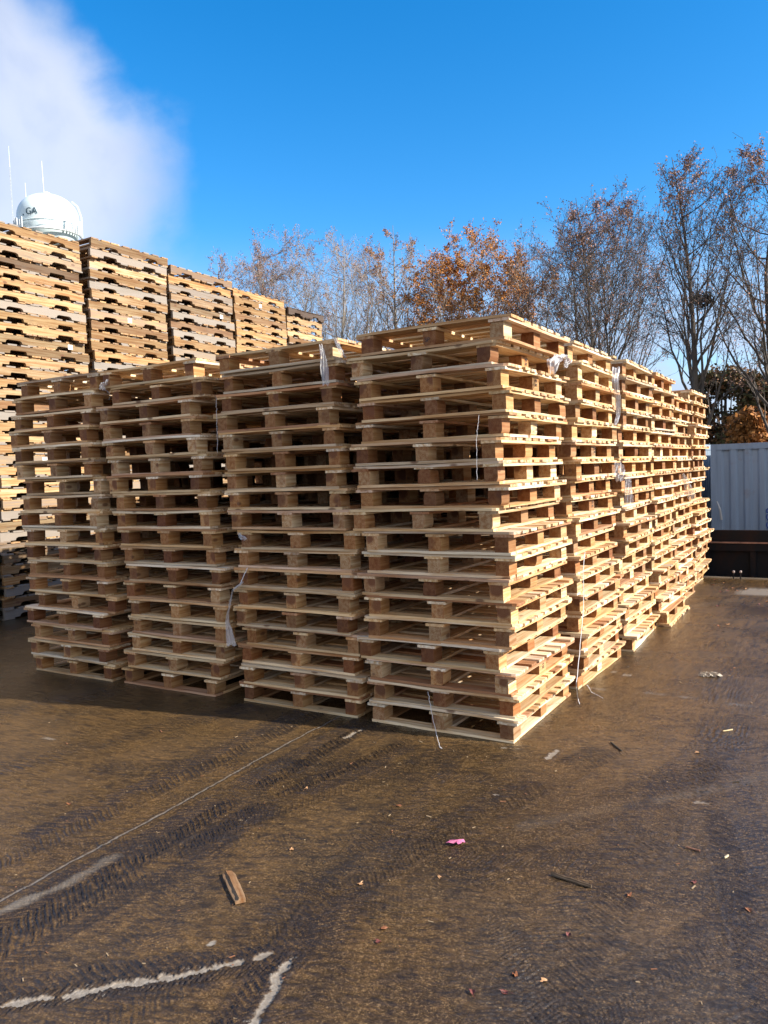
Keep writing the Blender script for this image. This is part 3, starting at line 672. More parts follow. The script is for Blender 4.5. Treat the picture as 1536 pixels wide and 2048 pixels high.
def vcross(a, b): return (a[1]*b[2]-a[2]*b[1], a[2]*b[0]-a[0]*b[2], a[0]*b[1]-a[1]*b[0])
def rot_about(d, ang, az):
    d = vnorm(d); a = vnorm(vcross(d, (0, 0, 1) if abs(d[2]) < .95 else (1, 0, 0))); b_ = vcross(d, a); s_, c_ = math.sin(ang), math.cos(ang); p, q = math.cos(az)*s_, math.sin(az)*s_
    return (d[0]*c_+a[0]*p+b_[0]*q, d[1]*c_+a[1]*p+b_[1]*q, d[2]*c_+a[2]*p+b_[2]*q)
class Fast:
    def __init__(s): s.v = []; s.f = []
    def tube(s, pts, rs, sides):
        n0 = len(s.v); n = len(pts)
        for i in range(n):
            a_ = pts[max(i-1, 0)]; b_ = pts[min(i+1, n-1)]; d = vnorm((b_[0]-a_[0], b_[1]-a_[1], b_[2]-a_[2]))
            a = vnorm(vcross(d, (.3, .9, .2) if abs(d[1]) < .8 else (1, 0, 0))); b = vcross(d, a); p = pts[i]; r = rs[i]
            for k in range(sides):
                t = 6.28319*k/sides; c_, s_ = math.cos(t)*r, math.sin(t)*r; s.v.append((p[0]+a[0]*c_+b[0]*s_, p[1]+a[1]*c_+b[1]*s_, p[2]+a[2]*c_+b[2]*s_))
        for i in range(n-1):
            for k in range(sides):
                k2 = (k+1) % sides; o = n0+i*sides; s.f.append((o+k, o+k2, o+sides+k2, o+sides+k))
def make_tree(name, px, ytop, dist, halfpx, label, leaf, bk, density=1.0, seed=1, stems=1, start=.28, lean=0, base=-1.0, up=.6, leafsize=.062, limbs=20, low=.42):
    halfpx *= 1.2; limbs = int(limbs*1.1)
    q = random.Random(seed); pb = at(px, 1000, dist); tp = at(px, ytop, dist); Ht = tp[2]-base; Wd = halfpx/FPX*dist
    root = link(name, None, None, (pb[0], pb[1], base)); tag(root, label, 'tree', 'autumn trees behind the pallets')
    F_ = Fast(); twigs = []
    def env(h):                                    # crown outline, h = height fraction
        u = (h-low)/(1-low)
        if u < 0: return .45+.3*max(-.5, u)
        return (.62+1.7*u)*max(0, 1-u)**.50 if u > .0 else .55
    def grow(p, d, L, r, lvl, trop):
        n = (6, 5, 4, 3)[min(lvl, 3)]; pts = [p]; rs = [r]; dd = vnorm(d); j = (.05, .10, .13, .16)[min(lvl, 3)]
        for i in range(n):
            dd = vnorm((dd[0]+q.gauss(0, j), dd[1]+q.gauss(0, j), dd[2]+q.gauss(0, j)+trop)); p = vadd(p, dd, L/n); pts.append(p); rs.append(max(r*(1-.78*(i+1)/n), .0045))
        F_.tube(pts, rs, (6, 4, 3, 3)[min(lvl, 3)]); return pts, rs
    def sub(pts, rs, L, lvl):
        cnt = (0, 8, 6, 2)[lvl]
        for i in range(cnt):
            t = (.25+.73*(i+q.random())/cnt)*(len(pts)-1); k = min(int(t), len(pts)-2); u = t-k; A_, B_ = pts[k], pts[k+1]
            p = (A_[0]*(1-u)+B_[0]*u, A_[1]*(1-u)+B_[1]*u, A_[2]*(1-u)+B_[2]*u); r = rs[k]*(1-u)+rs[k+1]*u
            nd = rot_about((B_[0]-A_[0], B_[1]-A_[1], B_[2]-A_[2]), q.uniform(.3, .75), q.uniform(0, 6.28)); nl = L*q.uniform(.28, .52)*(1.15-.4*t/len(pts))
            P_, R_ = grow(p, nd, nl, max(r*.6, .005), lvl+1, .07*up)
            if lvl >= 2: twigs.append((P_[-2], P_[-1]))
            if lvl < 3: sub(P_, R_, nl, lvl+1)
    for st in range(stems):
        sp_ = 0 if stems == 1 else .16; az0 = q.uniform(0, 6.28)+st*6.28/max(1, stems)
        d0 = vnorm((sp_*math.cos(az0)+RT[0]*lean, sp_*math.sin(az0)+RT[1]*lean, 1.0)); hh = Ht*(1 if st == 0 else q.uniform(.80, .95)); r0 = Ht*.0125/(1+.25*(stems-1)); p = (.15*math.cos(az0)*(stems > 1), .15*math.sin(az0)*(stems > 1), 0.); n = 12; pts = [p]; rs = [r0*1.15]; dd = d0
        for i in range(n):
            dd = vnorm((dd[0]+q.gauss(0, .04), dd[1]+q.gauss(0, .04), dd[2]+.04)); p = vadd(p, dd, hh/n); pts.append(p); rs.append(r0*(1-.97*((i+1)/n)**.9)+.004)
        F_.tube(pts, rs, 9)
        NLm = max(8, int(limbs/stems**.7))
        for i in range(NLm):
            t = start+(.96-start)*((i+q.random())/NLm)**.9; k = min(int(t*n), n-1); u = t*n-k; A_, B_ = pts[k], pts[k+1]; p = (A_[0]*(1-u)+B_[0]*u, A_[1]*(1-u)+B_[1]*u, A_[2]*(1-u)+B_[2]*u); r = rs[k]*(1-u)+rs[k+1]*u
            az = 2.4*i+q.uniform(-.4, .4)+st; h1 = min(.985, t+(1.0-t)*q.uniform(.35, .75)); rad_ = Wd*env(h1)*q.uniform(.72, 1.0)
            E_ = (p[0]*.4+rad_*math.cos(az), p[1]*.4+rad_*math.sin(az), Ht*h1); Ld = math.sqrt(sum((E_[m]-p[m])**2 for m in range(3))); m_ = 8; lp = [p]; lr = [max(r*.55, .02)]
            ctl = (p[0]+(E_[0]-p[0])*.62, p[1]+(E_[1]-p[1])*.62, p[2]+(E_[2]-p[2])*.32); wob = (q.gauss(0, .05)*Ld, q.gauss(0, .05)*Ld, 0)
            for w_ in range(1, m_+1):
                z_ = w_/m_; a1, b1, c1_ = (1-z_)**2, 2*z_*(1-z_), z_*z_; sw = math.sin(z_*5+i)*.3
                lp.append(tuple(a1*p[m]+b1*ctl[m]+c1_*E_[m]+wob[m]*sw+q.gauss(0, .012)*Ld*.5 for m in range(3))); lr.append(max(lr[0]*(1-.88*z_), .006))
            F_.tube(lp, lr, 5); sub(lp, lr, Ld*.85, 1)
    MB().add(F_.v, F_.f).build('trunk', bk, root)
    if twigs:
        g = np.random.RandomState(seed); T0 = np.array([t[0] for t in twigs]); T1 = np.array([t[1] for t in twigs])
        cl = vnoise(T1[:, 0]*.8+T1[:, 1]*.5+seed, T1[:, 2]*.8+T1[:, 1]*.4, seed); prob = density*(.45+1.1*sstep(.35, .75, cl))
        leafsize = leafsize*(.82 if leaf is LB else 1); cnt = np.floor(prob*(2.4 if leaf is LB else 1.9)+g.rand(len(prob))).astype(int); idx = np.repeat(np.arange(len(cnt)), cnt); m_ = len(idx)
        tt = g.rand(m_, 1); a = T0[idx]*(1-tt)+T1[idx]*tt+g.randn(m_, 3)*.05; s_ = leafsize*g.uniform(.5, 1.3, (m_, 1)); u = g.randn(m_, 3); u /= np.linalg.norm(u, axis=1)[:, None]; w_ = np.cross(u, g.randn(m_, 3)); w_ /= np.linalg.norm(w_, axis=1)[:, None]
        V = np.stack([a-u*s_*.6, a+w_*s_*.4, a+u*s_*.6, a-w_*s_*.4], 1).reshape(-1, 3); MB().add(V, [(4*i, 4*i+1, 4*i+2, 4*i+3) for i in range(m_)]).build('crown', leaf, root)
    print(name, px, 'twigs', len(twigs), 'verts', len(F_.v), Wd, Ht)
    return root
make_tree('bare_tree', 545, 484, 44, 78, 'low purplish-brown tree rising just behind the last tall pallet stack', LB, BK, 1.5, 11, stems=2, limbs=28)
make_tree('bare_tree', 632, 468, 42, 74, 'grey-limbed thin-leaved tree second from the tall pallet stacks', LB, BK, 1.2, 12, stems=2, limbs=26)
make_tree('bare_tree', 715, 492, 45, 70, 'pale bare spreading tree between the thin-leaved tree and the spindly tree', LB, BK, .95, 13, stems=2, limbs=24)
make_tree('bare_tree', 812, 452, 41, 58, 'spindly pale tree with a bare pointed top beside the orange oak', LO2, BK, .9, 14, stems=1, limbs=24)
make_tree('oak_tree', 868, 505, 40, 50, 'small rust-brown tree leaning against the big orange oak', LO, BK, 1.5, 15, stems=1, leafsize=.085)
make_tree('oak_tree', 945, 466, 38, 92, 'big rounded orange-brown oak, the fullest crown of the row', LO, BK, 2.1, 16, stems=2, leafsize=.078, limbs=26)
make_tree('oak_tree', 1042, 520, 38, 70, 'lower russet-brown oak beside the big orange oak', LO2, BK, 1.7, 17, stems=2, leafsize=.09)
make_tree('bare_tree', 1175, 440, 33, 105, 'wide dark-limbed tree fanning out behind the corner pallets', LB, BD, .55, 18, stems=2, lean=-.12, limbs=26, low=.36)
make_tree('bare_tree', 1232, 400, 31, 90, 'tall broad brown-leaved tree above the sunlit pallet row', LB, BD, .95, 19, stems=2, limbs=40, low=.36)
make_tree('bare_tree', 1412, 308, 27, 70, 'tallest upright tree, holding a squirrel nest, behind the dumpster', LB, BD, .75, 20, stems=1, start=.24, lean=-.02, limbs=30, low=.40)
make_tree('bare_tree', 1568, 275, 27, 105, 'tall dark tree cut off by the photo edge beyond the nest tree', LB, BD, .8, 21, stems=1, start=.2, limbs=32, low=.34)
pn = at(1404, 600, 27); q = random.Random(5); mb = MB()
for k in range(170):
    d = np.array((q.gauss(0, 1), q.gauss(0, 1), q.gauss(0, .7))); d /= np.linalg.norm(d); a = d*q.uniform(.12, .36)*np.array((1, 1, .75)); t = np.cross(d, (q.gauss(0, 1), q.gauss(0, 1), q.gauss(0, 1))); t /= np.linalg.norm(t)+1e-9
    mb.add(*tube([a-t*.17, a+d*.03, a+t*.17], [.008, .014, .006], 3, False))
tag(mb.build('squirrel_nest', BD, None, tuple(pn)), 'dark leafy squirrel nest lodged in the tallest tree', 'nest')
# evergreen and russet bushes massed behind the containers
def bush(px, ytop, dist, halfpx, label, leaf, seed, n=5200, ls=.15):
    n = int(n*1.9)
    q = random.Random(seed); pb = at(px, 1000, dist); Ht = at(px, ytop, dist)[2]+1; Wd = halfpx/FPX*dist; root = link('bushy_tree', None, None, (pb[0], pb[1], -1)); tag(root, label, 'tree', 'dense trees behind the containers')
    mb = MB(); cl = []
    for k in range(48):
        a = q.uniform(0, 6.28); h = q.uniform(.12, .95); rr = Wd*math.sqrt(q.random())*math.sqrt(max(.05, 1-(max(0, h-.35)/.65)**2)); e = np.array((rr*math.cos(a), rr*math.sin(a)*.8, Ht*h)); cl.append((e, q.uniform(.10, .22)*max(Wd, Ht*.5)))
        mb.add(*tube([(0, 0, Ht*.03), e*np.array((.35, .35, .45)), e], [.09, .05, .015], 4, False))
    mb.add(*tube([(0, 0, 0), (0, 0, Ht*.5), (.1, 0, Ht*.9)], [.2, .12, .03], 7)); mb.build('trunk', BD, root)
    V = []; F = []
    for k in range(n):
        c, r_ = q.choice(cl); d = np.array((q.gauss(0, 1), q.gauss(0, 1), q.gauss(0, .8))); d /= np.linalg.norm(d); a = c+d*r_*q.random()**.45; a[2] = max(a[2], .05)
        u = np.array((q.gauss(0, 1), q.gauss(0, 1), q.gauss(0, 1))); u /= np.linalg.norm(u); w = np.cross(u, (q.gauss(0, 1), q.gauss(0, 1), q.gauss(0, 1))); w /= np.linalg.norm(w)+1e-9; s_ = ls*q.uniform(.5, 1.3)
        i0 = len(V); V += [a-u*s_*.6, a+w*s_*.4, a+u*s_*.6, a-w*s_*.4]; F.append((i0, i0+1, i0+2, i0+3))
    MB().add(V, F).build('crown', leaf, root)
bush(1375, 790, 36, 58, 'olive-brown bushy tree low behind the last pallet stack', LR, 31, 9000)
bush(1450, 735, 38, 80, 'dense dark olive tree above the grey container', LG, 32, 8000)
bush(1545, 715, 36, 80, 'dense dark-green tree beyond the container end', LG, 33, 8000)
bush(1500, 815, 30, 40, 'russet-leaved shrub just over the grey container roof', LO2, 34, 3000)
bush(1330, 800, 42, 50, 'dull russet bushy tree half hidden by the sunlit pallets', LR, 35, 8000)
bush(1640, 690, 36, 90, 'dark bushy tree beyond the photo edge tree', LG, 36, 4000)

# ------------------------------------------------------------------ plastic, twine and litter
m, nt, b = mat('plastic_film'); b.inputs['Base Color'].default_value = (.80, .81, .86, 1); b.inputs['Roughness'].default_value = .22; b.inputs['Alpha'].default_value = .40; b.inputs['Specular IOR Level'].default_value = .8
FILM = m
TWINE = plain('white_twine', (.70, .69, .72), .6)
def ribbon(pts, widths, seed, fold=.012, n=26, name='plastic_strip', m=FILM):
    """a crumpled strip of stretch film following pts (world), pleated across its width"""
    q = random.Random(seed); P_ = np.array(pts); t = np.linspace(0, len(pts)-1, n); C_ = np.stack([np.interp(t, range(len(pts)), P_[:, i]) for i in range(3)], 1); Wd = np.interp(t, range(len(pts)), widths)*.75
    o0 = C_[0].copy(); K = 11; v = []; f = []
    side = RT.copy(); 
    for i in range(n):
        for k in range(K):
            u = k/(K-1)-.5; z = fold*math.sin(u*17+seed+i*.35)+fold*.6*(q.random()-.5); z2 = fold*.5*math.sin(i*.9+k)
            v.append(C_[i]-o0+side*(u*Wd[i])-FW*(z+.006)+np.array((0, 0, z2)))
    for i in range(n-1):
        for k in range(K-1): f.append((i*K+k, i*K+k+1, (i+1)*K+k+1, (i+1)*K+k))
    o = MB().add(v, f).build(name, m, None, tuple(o0), smooth=True); return o
def fp(x, y, Y=-.03): return ony(x, y, Y)
def sd(x, y, X=.10): return on_x(x, y, X)
tag(ribbon([fp(486, 1164, -.04), fp(466, 1180, -.05), fp(462, 1200, -.05), fp(456, 1225, -.05), fp(455, 1245, -.05), fp(460, 1268, -.05), fp(464, 1291, -.05)], [.012, .018, .02, .024, .035, .07, .10], 3), 'long hanging clear plastic strip between the second and third front stacks', 'plastic strip', 'plastic film scraps on the pallets')
tag(ribbon([fp(642, 690, -.04), fp(646, 712, -.05), fp(649, 735, -.05), fp(652, 770, -.05)], [.03, .05, .07, .06], 4), 'clear film strip hanging from the top of the second front stack', 'plastic strip', 'plastic film scraps on the pallets')
tag(ribbon([fp(670, 677, -.01), fp(678, 695, -.02), fp(686, 710, -.02), fp(692, 716, -.02)], [.03, .04, .04, .02], 5), 'white film twist stuck to the top corner of the second front stack', 'plastic strip', 'plastic film scraps on the pallets')
tag(ribbon([fp(216, 760, -.03), fp(208, 768, -.04), fp(204, 778, -.04), fp(210, 780, -.04)], [.02, .06, .07, .03], 6), 'white plastic scrap caught high on the third front stack', 'plastic strip', 'plastic film scraps on the pallets')
tag(ribbon([fp(212, 780, -.03), fp(222, 790, -.03), fp(218, 800, -.03)], [.006, .006, .005], 16, .002), 'curled white plastic tail below the scrap on the third front stack', 'plastic strip', 'plastic film scraps on the pallets')
tag(ribbon([sd(1130, 712, .08), sd(1118, 712, .11), sd(1108, 722, .12), sd(1105, 746, .12)], [.03, .08, .12, .05], 7, .02), 'white plastic bag bunched on the top of the corner stack', 'plastic bag', 'plastic film scraps on the pallets')
tag(ribbon([sd(1130, 713, .09), sd(1136, 722, .11), sd(1130, 735, .11)], [.05, .07, .03], 8, .015), 'folded film flap beside the white bag on the corner stack', 'plastic strip', 'plastic film scraps on the pallets')
tag(ribbon([sd(1232, 735, .11), sd(1230, 765, .12), sd(1236, 800, .12), sd(1236, 830, .12), sd(1230, 850, .12)], [.09, .07, .05, .05, .03], 9), 'long white film strip hanging on the second sunlit stack', 'plastic strip', 'plastic film scraps on the pallets')
tag(ribbon([sd(1236, 925, .11), sd(1238, 945, .12), sd(1238, 962, .12)], [.08, .14, .06], 10, .02), 'crumpled film wad halfway up the second sunlit stack', 'plastic wad', 'plastic film scraps on the pallets')
tag(ribbon([sd(1255, 950, .11), sd(1256, 980, .12), sd(1258, 1008, .12)], [.05, .09, .10], 11, .015), 'clear film curtain below the film wad on the second sunlit stack', 'plastic strip', 'plastic film scraps on the pallets')
tag(ribbon([sd(1366, 948, .12), sd(1372, 965, .13), sd(1380, 985, .13), sd(1382, 998, .13)], [.03, .10, .16, .08], 12, .02), 'clear film fan on the last sunlit stack', 'plastic strip', 'plastic film scraps on the pallets')
tag(ribbon([sd(1330, 868, .12), sd(1340, 868, .13)], [.04, .04], 13, .012, 8), 'small white film scrap on the third sunlit stack', 'plastic scrap', 'plastic film scraps on the pallets')
tag(ribbon([fp(478, 1066, -.04), fp(484, 1074, -.05), fp(490, 1080, -.04)], [.03, .06, .05], 14, .01, 8), 'small film tuft on the left edge of the second front stack'.replace('left ', 'shaded '), 'plastic scrap', 'plastic film scraps on the pallets')
tag(ribbon([sd(1342, 1190, .15), sd(1343, 1196, .17), sd(1343, 1202, .17)], [.04, .08, .05], 15, .012, 8), 'grey film lump low on the third sunlit stack', 'plastic scrap', 'plastic film scraps on the pallets')
def twine(pts, r, label, name='twine'):
    q = np.array(pts); n = 30; t = np.linspace(0, len(pts)-1, n); c = np.stack([np.interp(t, range(len(pts)), q[:, i]) for i in range(3)], 1); rg_ = random.Random(len(label))
    c[1:-1] += np.array([[rg_.gauss(0, .0015) for _ in range(3)] for _ in range(n-2)]); o0 = c[-1].copy(); v, f = tube(c-o0, r, 5)
    tag(MB().add(v, f).build(name, TWINE, None, tuple(o0)), label, 'twine', 'loose twine on the pallets')
twine([fp(856, 1383, -.02), fp(862, 1420, -.03), fp(872, 1465, -.05), tuple(onz(879, 1494, .003)), tuple(onz(884, 1497, .003))], .0016, 'white twine hanging from the corner stack down to the wet ground')
twine([sd(1170, 1105, .12), sd(1166, 1140, .13), sd(1168, 1200, .14), sd(1160, 1300, .16), sd(1152, 1370, .18), tuple(onz(1156, 1398, .003)), tuple(onz(1159, 1408, .003))], .0022, 'long white twine down the first sunlit stack')
twine([sd(1174, 1370, .14), tuple(onz(1184, 1385, .003)), tuple(onz(1206, 1396, .003))], .0018, 'short curl of twine on the ground beside the first sunlit stack')
twine([fp(432, 795, -.03), fp(434, 850, -.04), fp(435, 905, -.03)], .0013, 'thin twine strung down the gap beside the third front stack')
twine([fp(958, 830, -.03), fp(953, 880, -.04), fp(954, 960, -.03)], .0012, 'thin twine dangling high on the corner stack')
twine([fp(495, 1136, -.03), fp(484, 1160, -.03), fp(479, 1172, -.03)], .003, 'pale strap tied where the long plastic strip hangs')
# splinters
def chunk(L, W, T, seed, m, sharp=True):
    q = random.Random(seed); n = 9; v = []; f = []
    for i in range(n):
        x = (-.5+i/(n-1))*L; w_ = W*(1-.25*(abs(i-4)/4)**3*q.random()); y0 = -w_/2+q.uniform(-.04, .04)*W; y1 = w_/2+q.uniform(-.04, .04)*W-(.25*W*q.random() if i == 0 else 0); tz = T*q.uniform(.75, 1.0)
        ym = y0+(y1-y0)*.38
        v += [(x, y0, 0), (x, y1, 0), (x, y1, tz*.8), (x, ym, tz*1.15), (x, ym-.003, tz*.75), (x, y0, tz*.55)]
    K = 6
    for i in range(n-1):
        for k in range(K): f.append((i*K+k, i*K+(k+1) % K, (i+1)*K+(k+1) % K, (i+1)*K+k))
    f += [tuple(range(K)), tuple((n-1)*K+k for k in range(K-1, -1, -1))]
    return v, f
pa, pb_ = onz(455, 1748), onz(482, 1810); d = pb_-pa; mid = (pa+pb_)/2
CH = wood('old_splinter', [(0, (.22, .15, .09)), (1, (.32, .19, .10))], (.2, .12, .07), .3, dirt=.7)
v, f = chunk(float(np.linalg.norm(d[:2]))*.92, .048, .020, 3, CH)
tag(MB().add(v, f).build('wood_chunk', CH, None, (mid[0], mid[1], .001), (0, 0, math.atan2(d[1], d[0]))), 'split grey-brown wood chunk lying on the muddy yard', 'wood scrap')
pa, pb_ = onz(1103, 1750), onz(1183, 1776); d = pb_-pa; mid = (pa+pb_)/2
v, f = chunk(float(np.linalg.norm(d[:2])), .015, .012, 5, CH)
tag(MB().add(v, f).build('stick', wood('grey_stick', [(0, (.12, .10, .075)), (1, (.18, .14, .10))], (.1, .08, .05), .3), None, (mid[0], mid[1], .001), (0, 0, math.atan2(d[1], d[0]))), 'thin dark splinter of wood lying on the wet yard', 'stick')
for (p_, q_, lb, cl_) in (((1446, 1463), (1465, 1460), 'small yellow wood splinter on the greyish wet ground', (.5, .38, .2)), ((1222, 1486), (1243, 1503), 'small black twig on the wet ground near the corner', (.02, .018, .015)), ((1372, 1695), (1400, 1703), 'short reddish splinter on the grey side of the yard', (.2, .09, .05)), ((1449, 1717), (1456, 1712), 'tiny pale chip on the grey side of the yard', (.5, .4, .25))):
    pa, pb_ = onz(*p_), onz(*q_); d = pb_-pa; mid = (pa+pb_)/2; v, f = chunk(float(np.linalg.norm(d[:2])), .009, .006, 8, CH)
    tag(MB().add(v, f).build('splinter', plain('splinter', cl_, .8, noise=.2), None, (mid[0], mid[1], .001), (0, 0, math.atan2(d[1], d[0]))), lb, 'wood scrap', 'splinters on the yard')
# pink marking ribbon
PK = plain('pink_plastic', (.50, .13, .24), .45, noise=.25, nscale=60)
pc_ = onz(914, 1690); v = []; f = []
out = [(-.062, .004), (-.035, .014), (-.008, .022), (.018, .034), (.038, .026), (.046, .010), (.03, -.004), (.022, -.016), (.006, -.022), (-.002, -.010), (-.018, -.006), (-.045, -.012)]
for i, (x, y) in enumerate(out): v.append((x, y, .004+.008*abs(math.sin(i*1.9))))
v.append((.008, .006, .016)); n = len(out); f = [(i, (i+1) % n, n) for i in range(n)]
o = MB().add(v, f).build('pink_ribbon', PK, None, (pc_[0], pc_[1], .002), (0, 0, R(25))); o.modifiers.new('thick', 'SOLIDIFY').thickness = .0012; o.scale = (.78, .78, 1.2)
tag(o, 'crumpled bright pink plastic scrap on the muddy yard', 'plastic scrap')
# grey fuzzy rag
pr = onz(1420, 1352); q = random.Random(9); mb = MB()
n = 22; v = []; f = []
for i in range(n):
    for j in range(14):
        x = (i/(n-1)-.5)*.16; y = (j/13-.5)*.085; e = max(0, 1-(x/.08)**2-(y/.043)**2)
        v.append((x*(1+.15*math.sin(j*1.3)), y*(1+.25*math.sin(i*.9)), .002+.030*e**.6*(.55+.45*math.sin(i*1.2+j*.8))+q.uniform(0, .006)*(e > 0)))
for i in range(n-1):
    for j in range(13):
        if max((v[i*14+j][0]/.09)**2+(v[i*14+j][1]/.046)**2, 0) < 1.0: f.append((i*14+j, (i+1)*14+j, (i+1)*14+j+1, i*14+j+1))
mb.add(v, f)
for k in range(260):
    a = q.uniform(0, 6.28); x, y = .065*math.cos(a)*q.random()**.5, .034*math.sin(a)*q.random()**.5; s_ = q.uniform(.006, .014)
    mb.add([(x, y, .018), (x+.0015, y, .018), (x+q.gauss(0, s_), y+q.gauss(0, s_), .018+q.uniform(.004, .016))], [(0, 1, 2)])
tag(mb.build('rag', plain('rag_cloth', (.34, .29, .23), .95, noise=.35, nscale=45), None, (pr[0], pr[1], .0), (0, 0, R(20))), 'matted grey-tan rag lying beside the sunlit pallets', 'rag')
# leaves on the yard: countable ones as things
LFM = [plain('leaf_%s' % nme, c_, .6, noise=.3, nscale=60) for nme, c_ in (('rust', (.22, .08, .03)), ('tan', (.38, .20, .09)), ('red', (.13, .035, .025)))]
def leaf_mesh(seed, m):
    q = random.Random(seed); out = []; n = 12
    for k in range(n):
        a = 2*math.pi*k/n; r_ = (.5 if k % 2 else .95)*q.uniform(.75, 1.1) if k % 3 else .8; out.append((math.cos(a)*r_, math.sin(a)*r_*.5, .12+.16*math.sin(a*2+seed)+q.uniform(-.03, .05)))
    v = out+[(0, 0, .03)]; f = [(i, (i+1) % n, n) for i in range(n)]; v += [(-1.5, .05, .02), (-.85, .04, .06), (-.85, -.04, .06)]; f.append((n+1, n+2, n+3))
    return MB().add(v, f).mesh('fallen_leaf', m)
LM = [leaf_mesh(i, LFM[i % 3]) for i in range(9)]
leaf_px = [(138, 1608, 'by the saw-cut joint'), (612, 1578, None), (1010, 1985, None), (1030, 1949, 'tan'), (1090, 1963, None), (945, 1985, None), (767, 1858, None), (881, 1755, None), (1388, 1764, None), (1497, 1820, None), (720, 1768, None), (757, 1884, None), (1258, 1790, None), (1395, 1506, None), (1137, 1870, None), (797, 1612, None), (583, 1700, None),
           (1455, 1181, None), (1476, 1182, None), (1490, 1178, None), (1442, 1184, None), (1466, 1176, None), (1535, 1204, None), (1520, 1209, None), (1425, 1170, None), (1448, 1166, None), (1436, 1212, None), (1438, 1252, None), (1455, 1249, None), (1430, 1160, None)]
spots = ['on the wet ground before the pallets', 'on the open yard', 'near the yard corner', 'near the dock edge']
used = {}
for i, (x, y, _) in enumerate(leaf_px):
    p = onz(x, y); s_ = .022 if y > 1400 else .034
    o = link('fallen_leaf', LM[i % 9], None, (p[0], p[1], .001), (0, 0, i*1.7)); o.scale = (s_, s_, s_)
    c_ = ('rust-brown', 'tan', 'dark red')[(i % 9) % 3]
    lb = f'curled {c_} leaf ' + ('lying near the dock edge' if y < 1300 else 'on the open yard')
    tag(o, lb, 'leaf', lb.replace('curled', 'curled')+'s')
# uncountable specks and chips
q = random.Random(77); mb = MB(); mats_ = [plain('chip_pale', (.30, .21, .12), .8), plain('chip_dark', (.03, .022, .016), .8), plain('chip_rust', (.22, .09, .04), .8)]
for k in range(900):
    if k < 450: x, y = q.uniform(-1.7, 2.2), q.uniform(-3.0, 1.0)
    else: x, y = q.uniform(-3, 1.8), q.uniform(-1.2, 7.3)
    if x < .15 and y > -.1: continue
    s_ = q.uniform(.0008, .0024)*(1 if k < 450 else 1.6); a = q.uniform(0, 3.14); c_, s2 = math.cos(a), math.sin(a); l_ = s_*q.choice((1, 1.5, 3, 5))
    b4 = [(-l_, -s_, 0), (l_, -s_*.6, 0), (l_*.9, s_, 0), (-l_, s_*.8, 0)]
    vv = [(x+u*c_-w*s2, y+u*s2+w*c_, .0005+h) for h in (0, s_*.8) for (u, w, _) in b4]
    mb.add(vv, [(0, 3, 2, 1), (4, 5, 6, 7), (0, 1, 5, 4), (1, 2, 6, 5), (2, 3, 7, 6), (3, 0, 4, 7)], mi=q.choice((0, 1, 1, 2)))
tag(mb.build('wood_chips', mats_), 'tiny wood chips and bark specks strewn over the yard', None, None, 'stuff')

# ------------------------------------------------------------------ world and sun
SUN_EL, SUN_AZ = R(32), R(10.5)             # azimuth from +x towards +y
sun = bpy.data.lights.new('sun', 'SUN'); sun.energy = 5.0; sun.angle = R(.53); sun.color = (1, .935, .82)
so = bpy.data.objects.new('sun', sun); C.objects.link(so)
sv = Vector((math.cos(SUN_EL)*math.cos(SUN_AZ), math.cos(SUN_EL)*math.sin(SUN_AZ), math.sin(SUN_EL))); so.rotation_euler = sv.to_track_quat('Z', 'Y').to_euler(); so.location = (8, 0, 12)
w = bpy.data.worlds.new('World'); scn.world = w; w.use_nodes = True; nt = w.node_tree; N = NT(nt); bg = nt.nodes['Background']
sky = N.n('ShaderNodeTexSky'); sky.sky_type = 'NISHITA'; sky.sun_disc = False; sky.sun_elevation = SUN_EL; sky.sun_rotation = math.pi/2-SUN_AZ; sky.air_density = 1.0; sky.dust_density = .3; sky.ozone_density = 3.0
hs = N.n('ShaderNodeHueSaturation'); hs.inputs['Saturation'].default_value = 1.4; hs.inputs['Value'].default_value = 1.35; N.l(sky.outputs[0], hs.inputs['Color'])
tc = N.n('ShaderNodeTexCoord'); D = N.vm('NORMALIZE', tc.outputs['Generated'])
def unit(v): v = np.array(v); return v/np.linalg.norm(v)
n1 = N.noise(D, 6, 6, .55, .3); n2 = N.noise(D, 2.2, 4, .5)
c1 = unit(ray(-215, 290)); e1 = unit(np.cross(c1, (0, 0, 1))); e2 = np.cross(e1, c1)
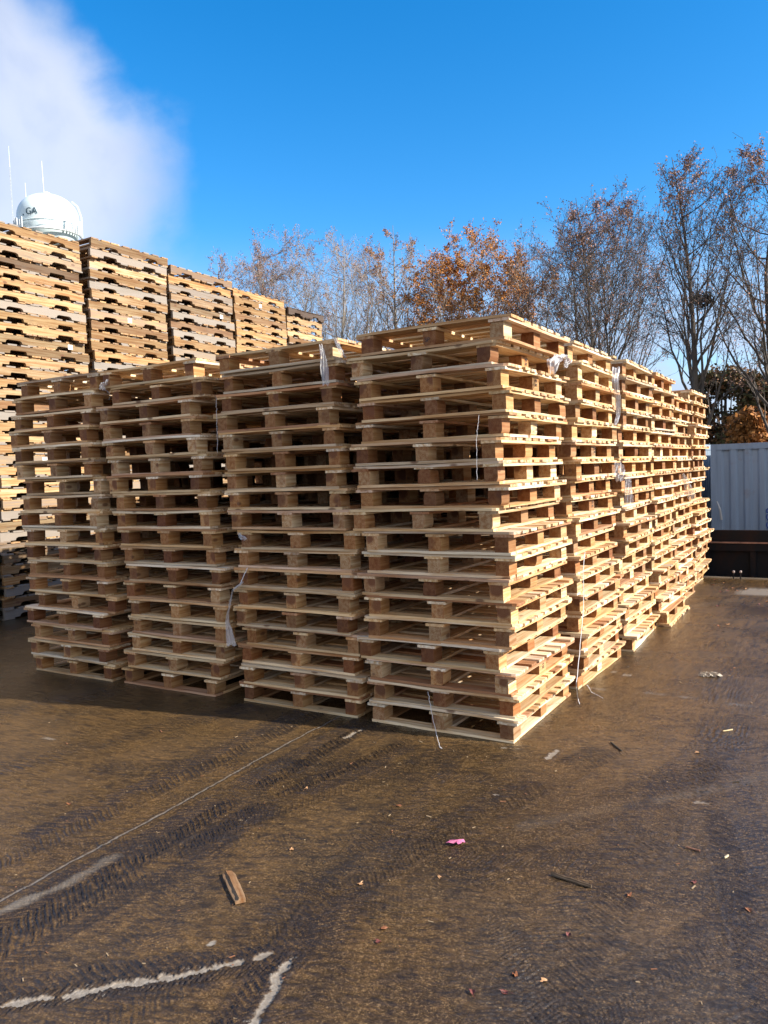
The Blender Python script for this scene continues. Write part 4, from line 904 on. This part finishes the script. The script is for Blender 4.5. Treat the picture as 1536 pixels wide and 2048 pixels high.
u_ = N.vm('DOT_PRODUCT', D, tuple(e1)); v_ = N.vm('DOT_PRODUCT', D, tuple(e2))
vv_ = v_
dd = N.math('SQRT', N.math('ADD', N.math('MULTIPLY', u_, u_), N.math('MULTIPLY', N.math('MULTIPLY', vv_, vv_), 1.55)))
dd = N.math('ADD', dd, N.math('ADD', N.math('MULTIPLY', N.math('SUBTRACT', n1, .5), .20), N.math('MULTIPLY', N.math('SUBTRACT', n2, .5), .18)))
front = N.mr(N.vm('DOT_PRODUCT', D, tuple(c1)), .3, .6)
mk1 = N.math('MULTIPLY', N.mr(dd, .205, .305, 1, 0), front)
dens = N.math('MULTIPLY', mk1, .80)
sx_ = N.n('ShaderNodeSeparateXYZ'); N.l(D, sx_.inputs[0])
low = N.math('MULTIPLY', N.mr(sx_.outputs[2], .10, .30, 1, 0), N.mr(N.noise(N.vm('MULTIPLY', D, (1, 1, 2.2)), 3.2, 5, .55, .2), .22, .45))
cloudc = N.mix(N.mr(n1, .35, .65), (3.5, 3.9, 4.9), (4.7, 4.9, 5.6))
fill_cloud = N.mr(N.math('ADD', N.vm('DOT_PRODUCT', D, (-.514, .858, 0)), N.math('MULTIPLY', N.math('SUBTRACT', n2, .5), .9)), -.30, .02, 1, 0)  # unseen bright cloud bank added behind the camera to lift the shaded pallet fronts
fill_cloud = N.math('MULTIPLY', fill_cloud, N.mr(sx_.outputs[2], .62, .85, 1, 0))
c = N.mix(N.math('MULTIPLY', fill_cloud, .9), hs.outputs[0], N.mix(N.mr(n1, .3, .7), (4.8, 4.9, 5.0), (8.2, 7.9, 7.7)))
c = N.mix(dens, c, cloudc); c = N.mix(N.math('MULTIPLY', low, .9), c, (3.3, 3.9, 5.2))
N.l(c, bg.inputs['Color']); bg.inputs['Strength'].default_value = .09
scn.view_settings.view_transform = 'Standard'; scn.view_settings.look = 'None'; scn.view_settings.exposure = 1.1; scn.view_settings.gamma = 1
scn.cycles.max_bounces = 6; scn.cycles.transparent_max_bounces = 12; scn.cycles.use_denoising = True
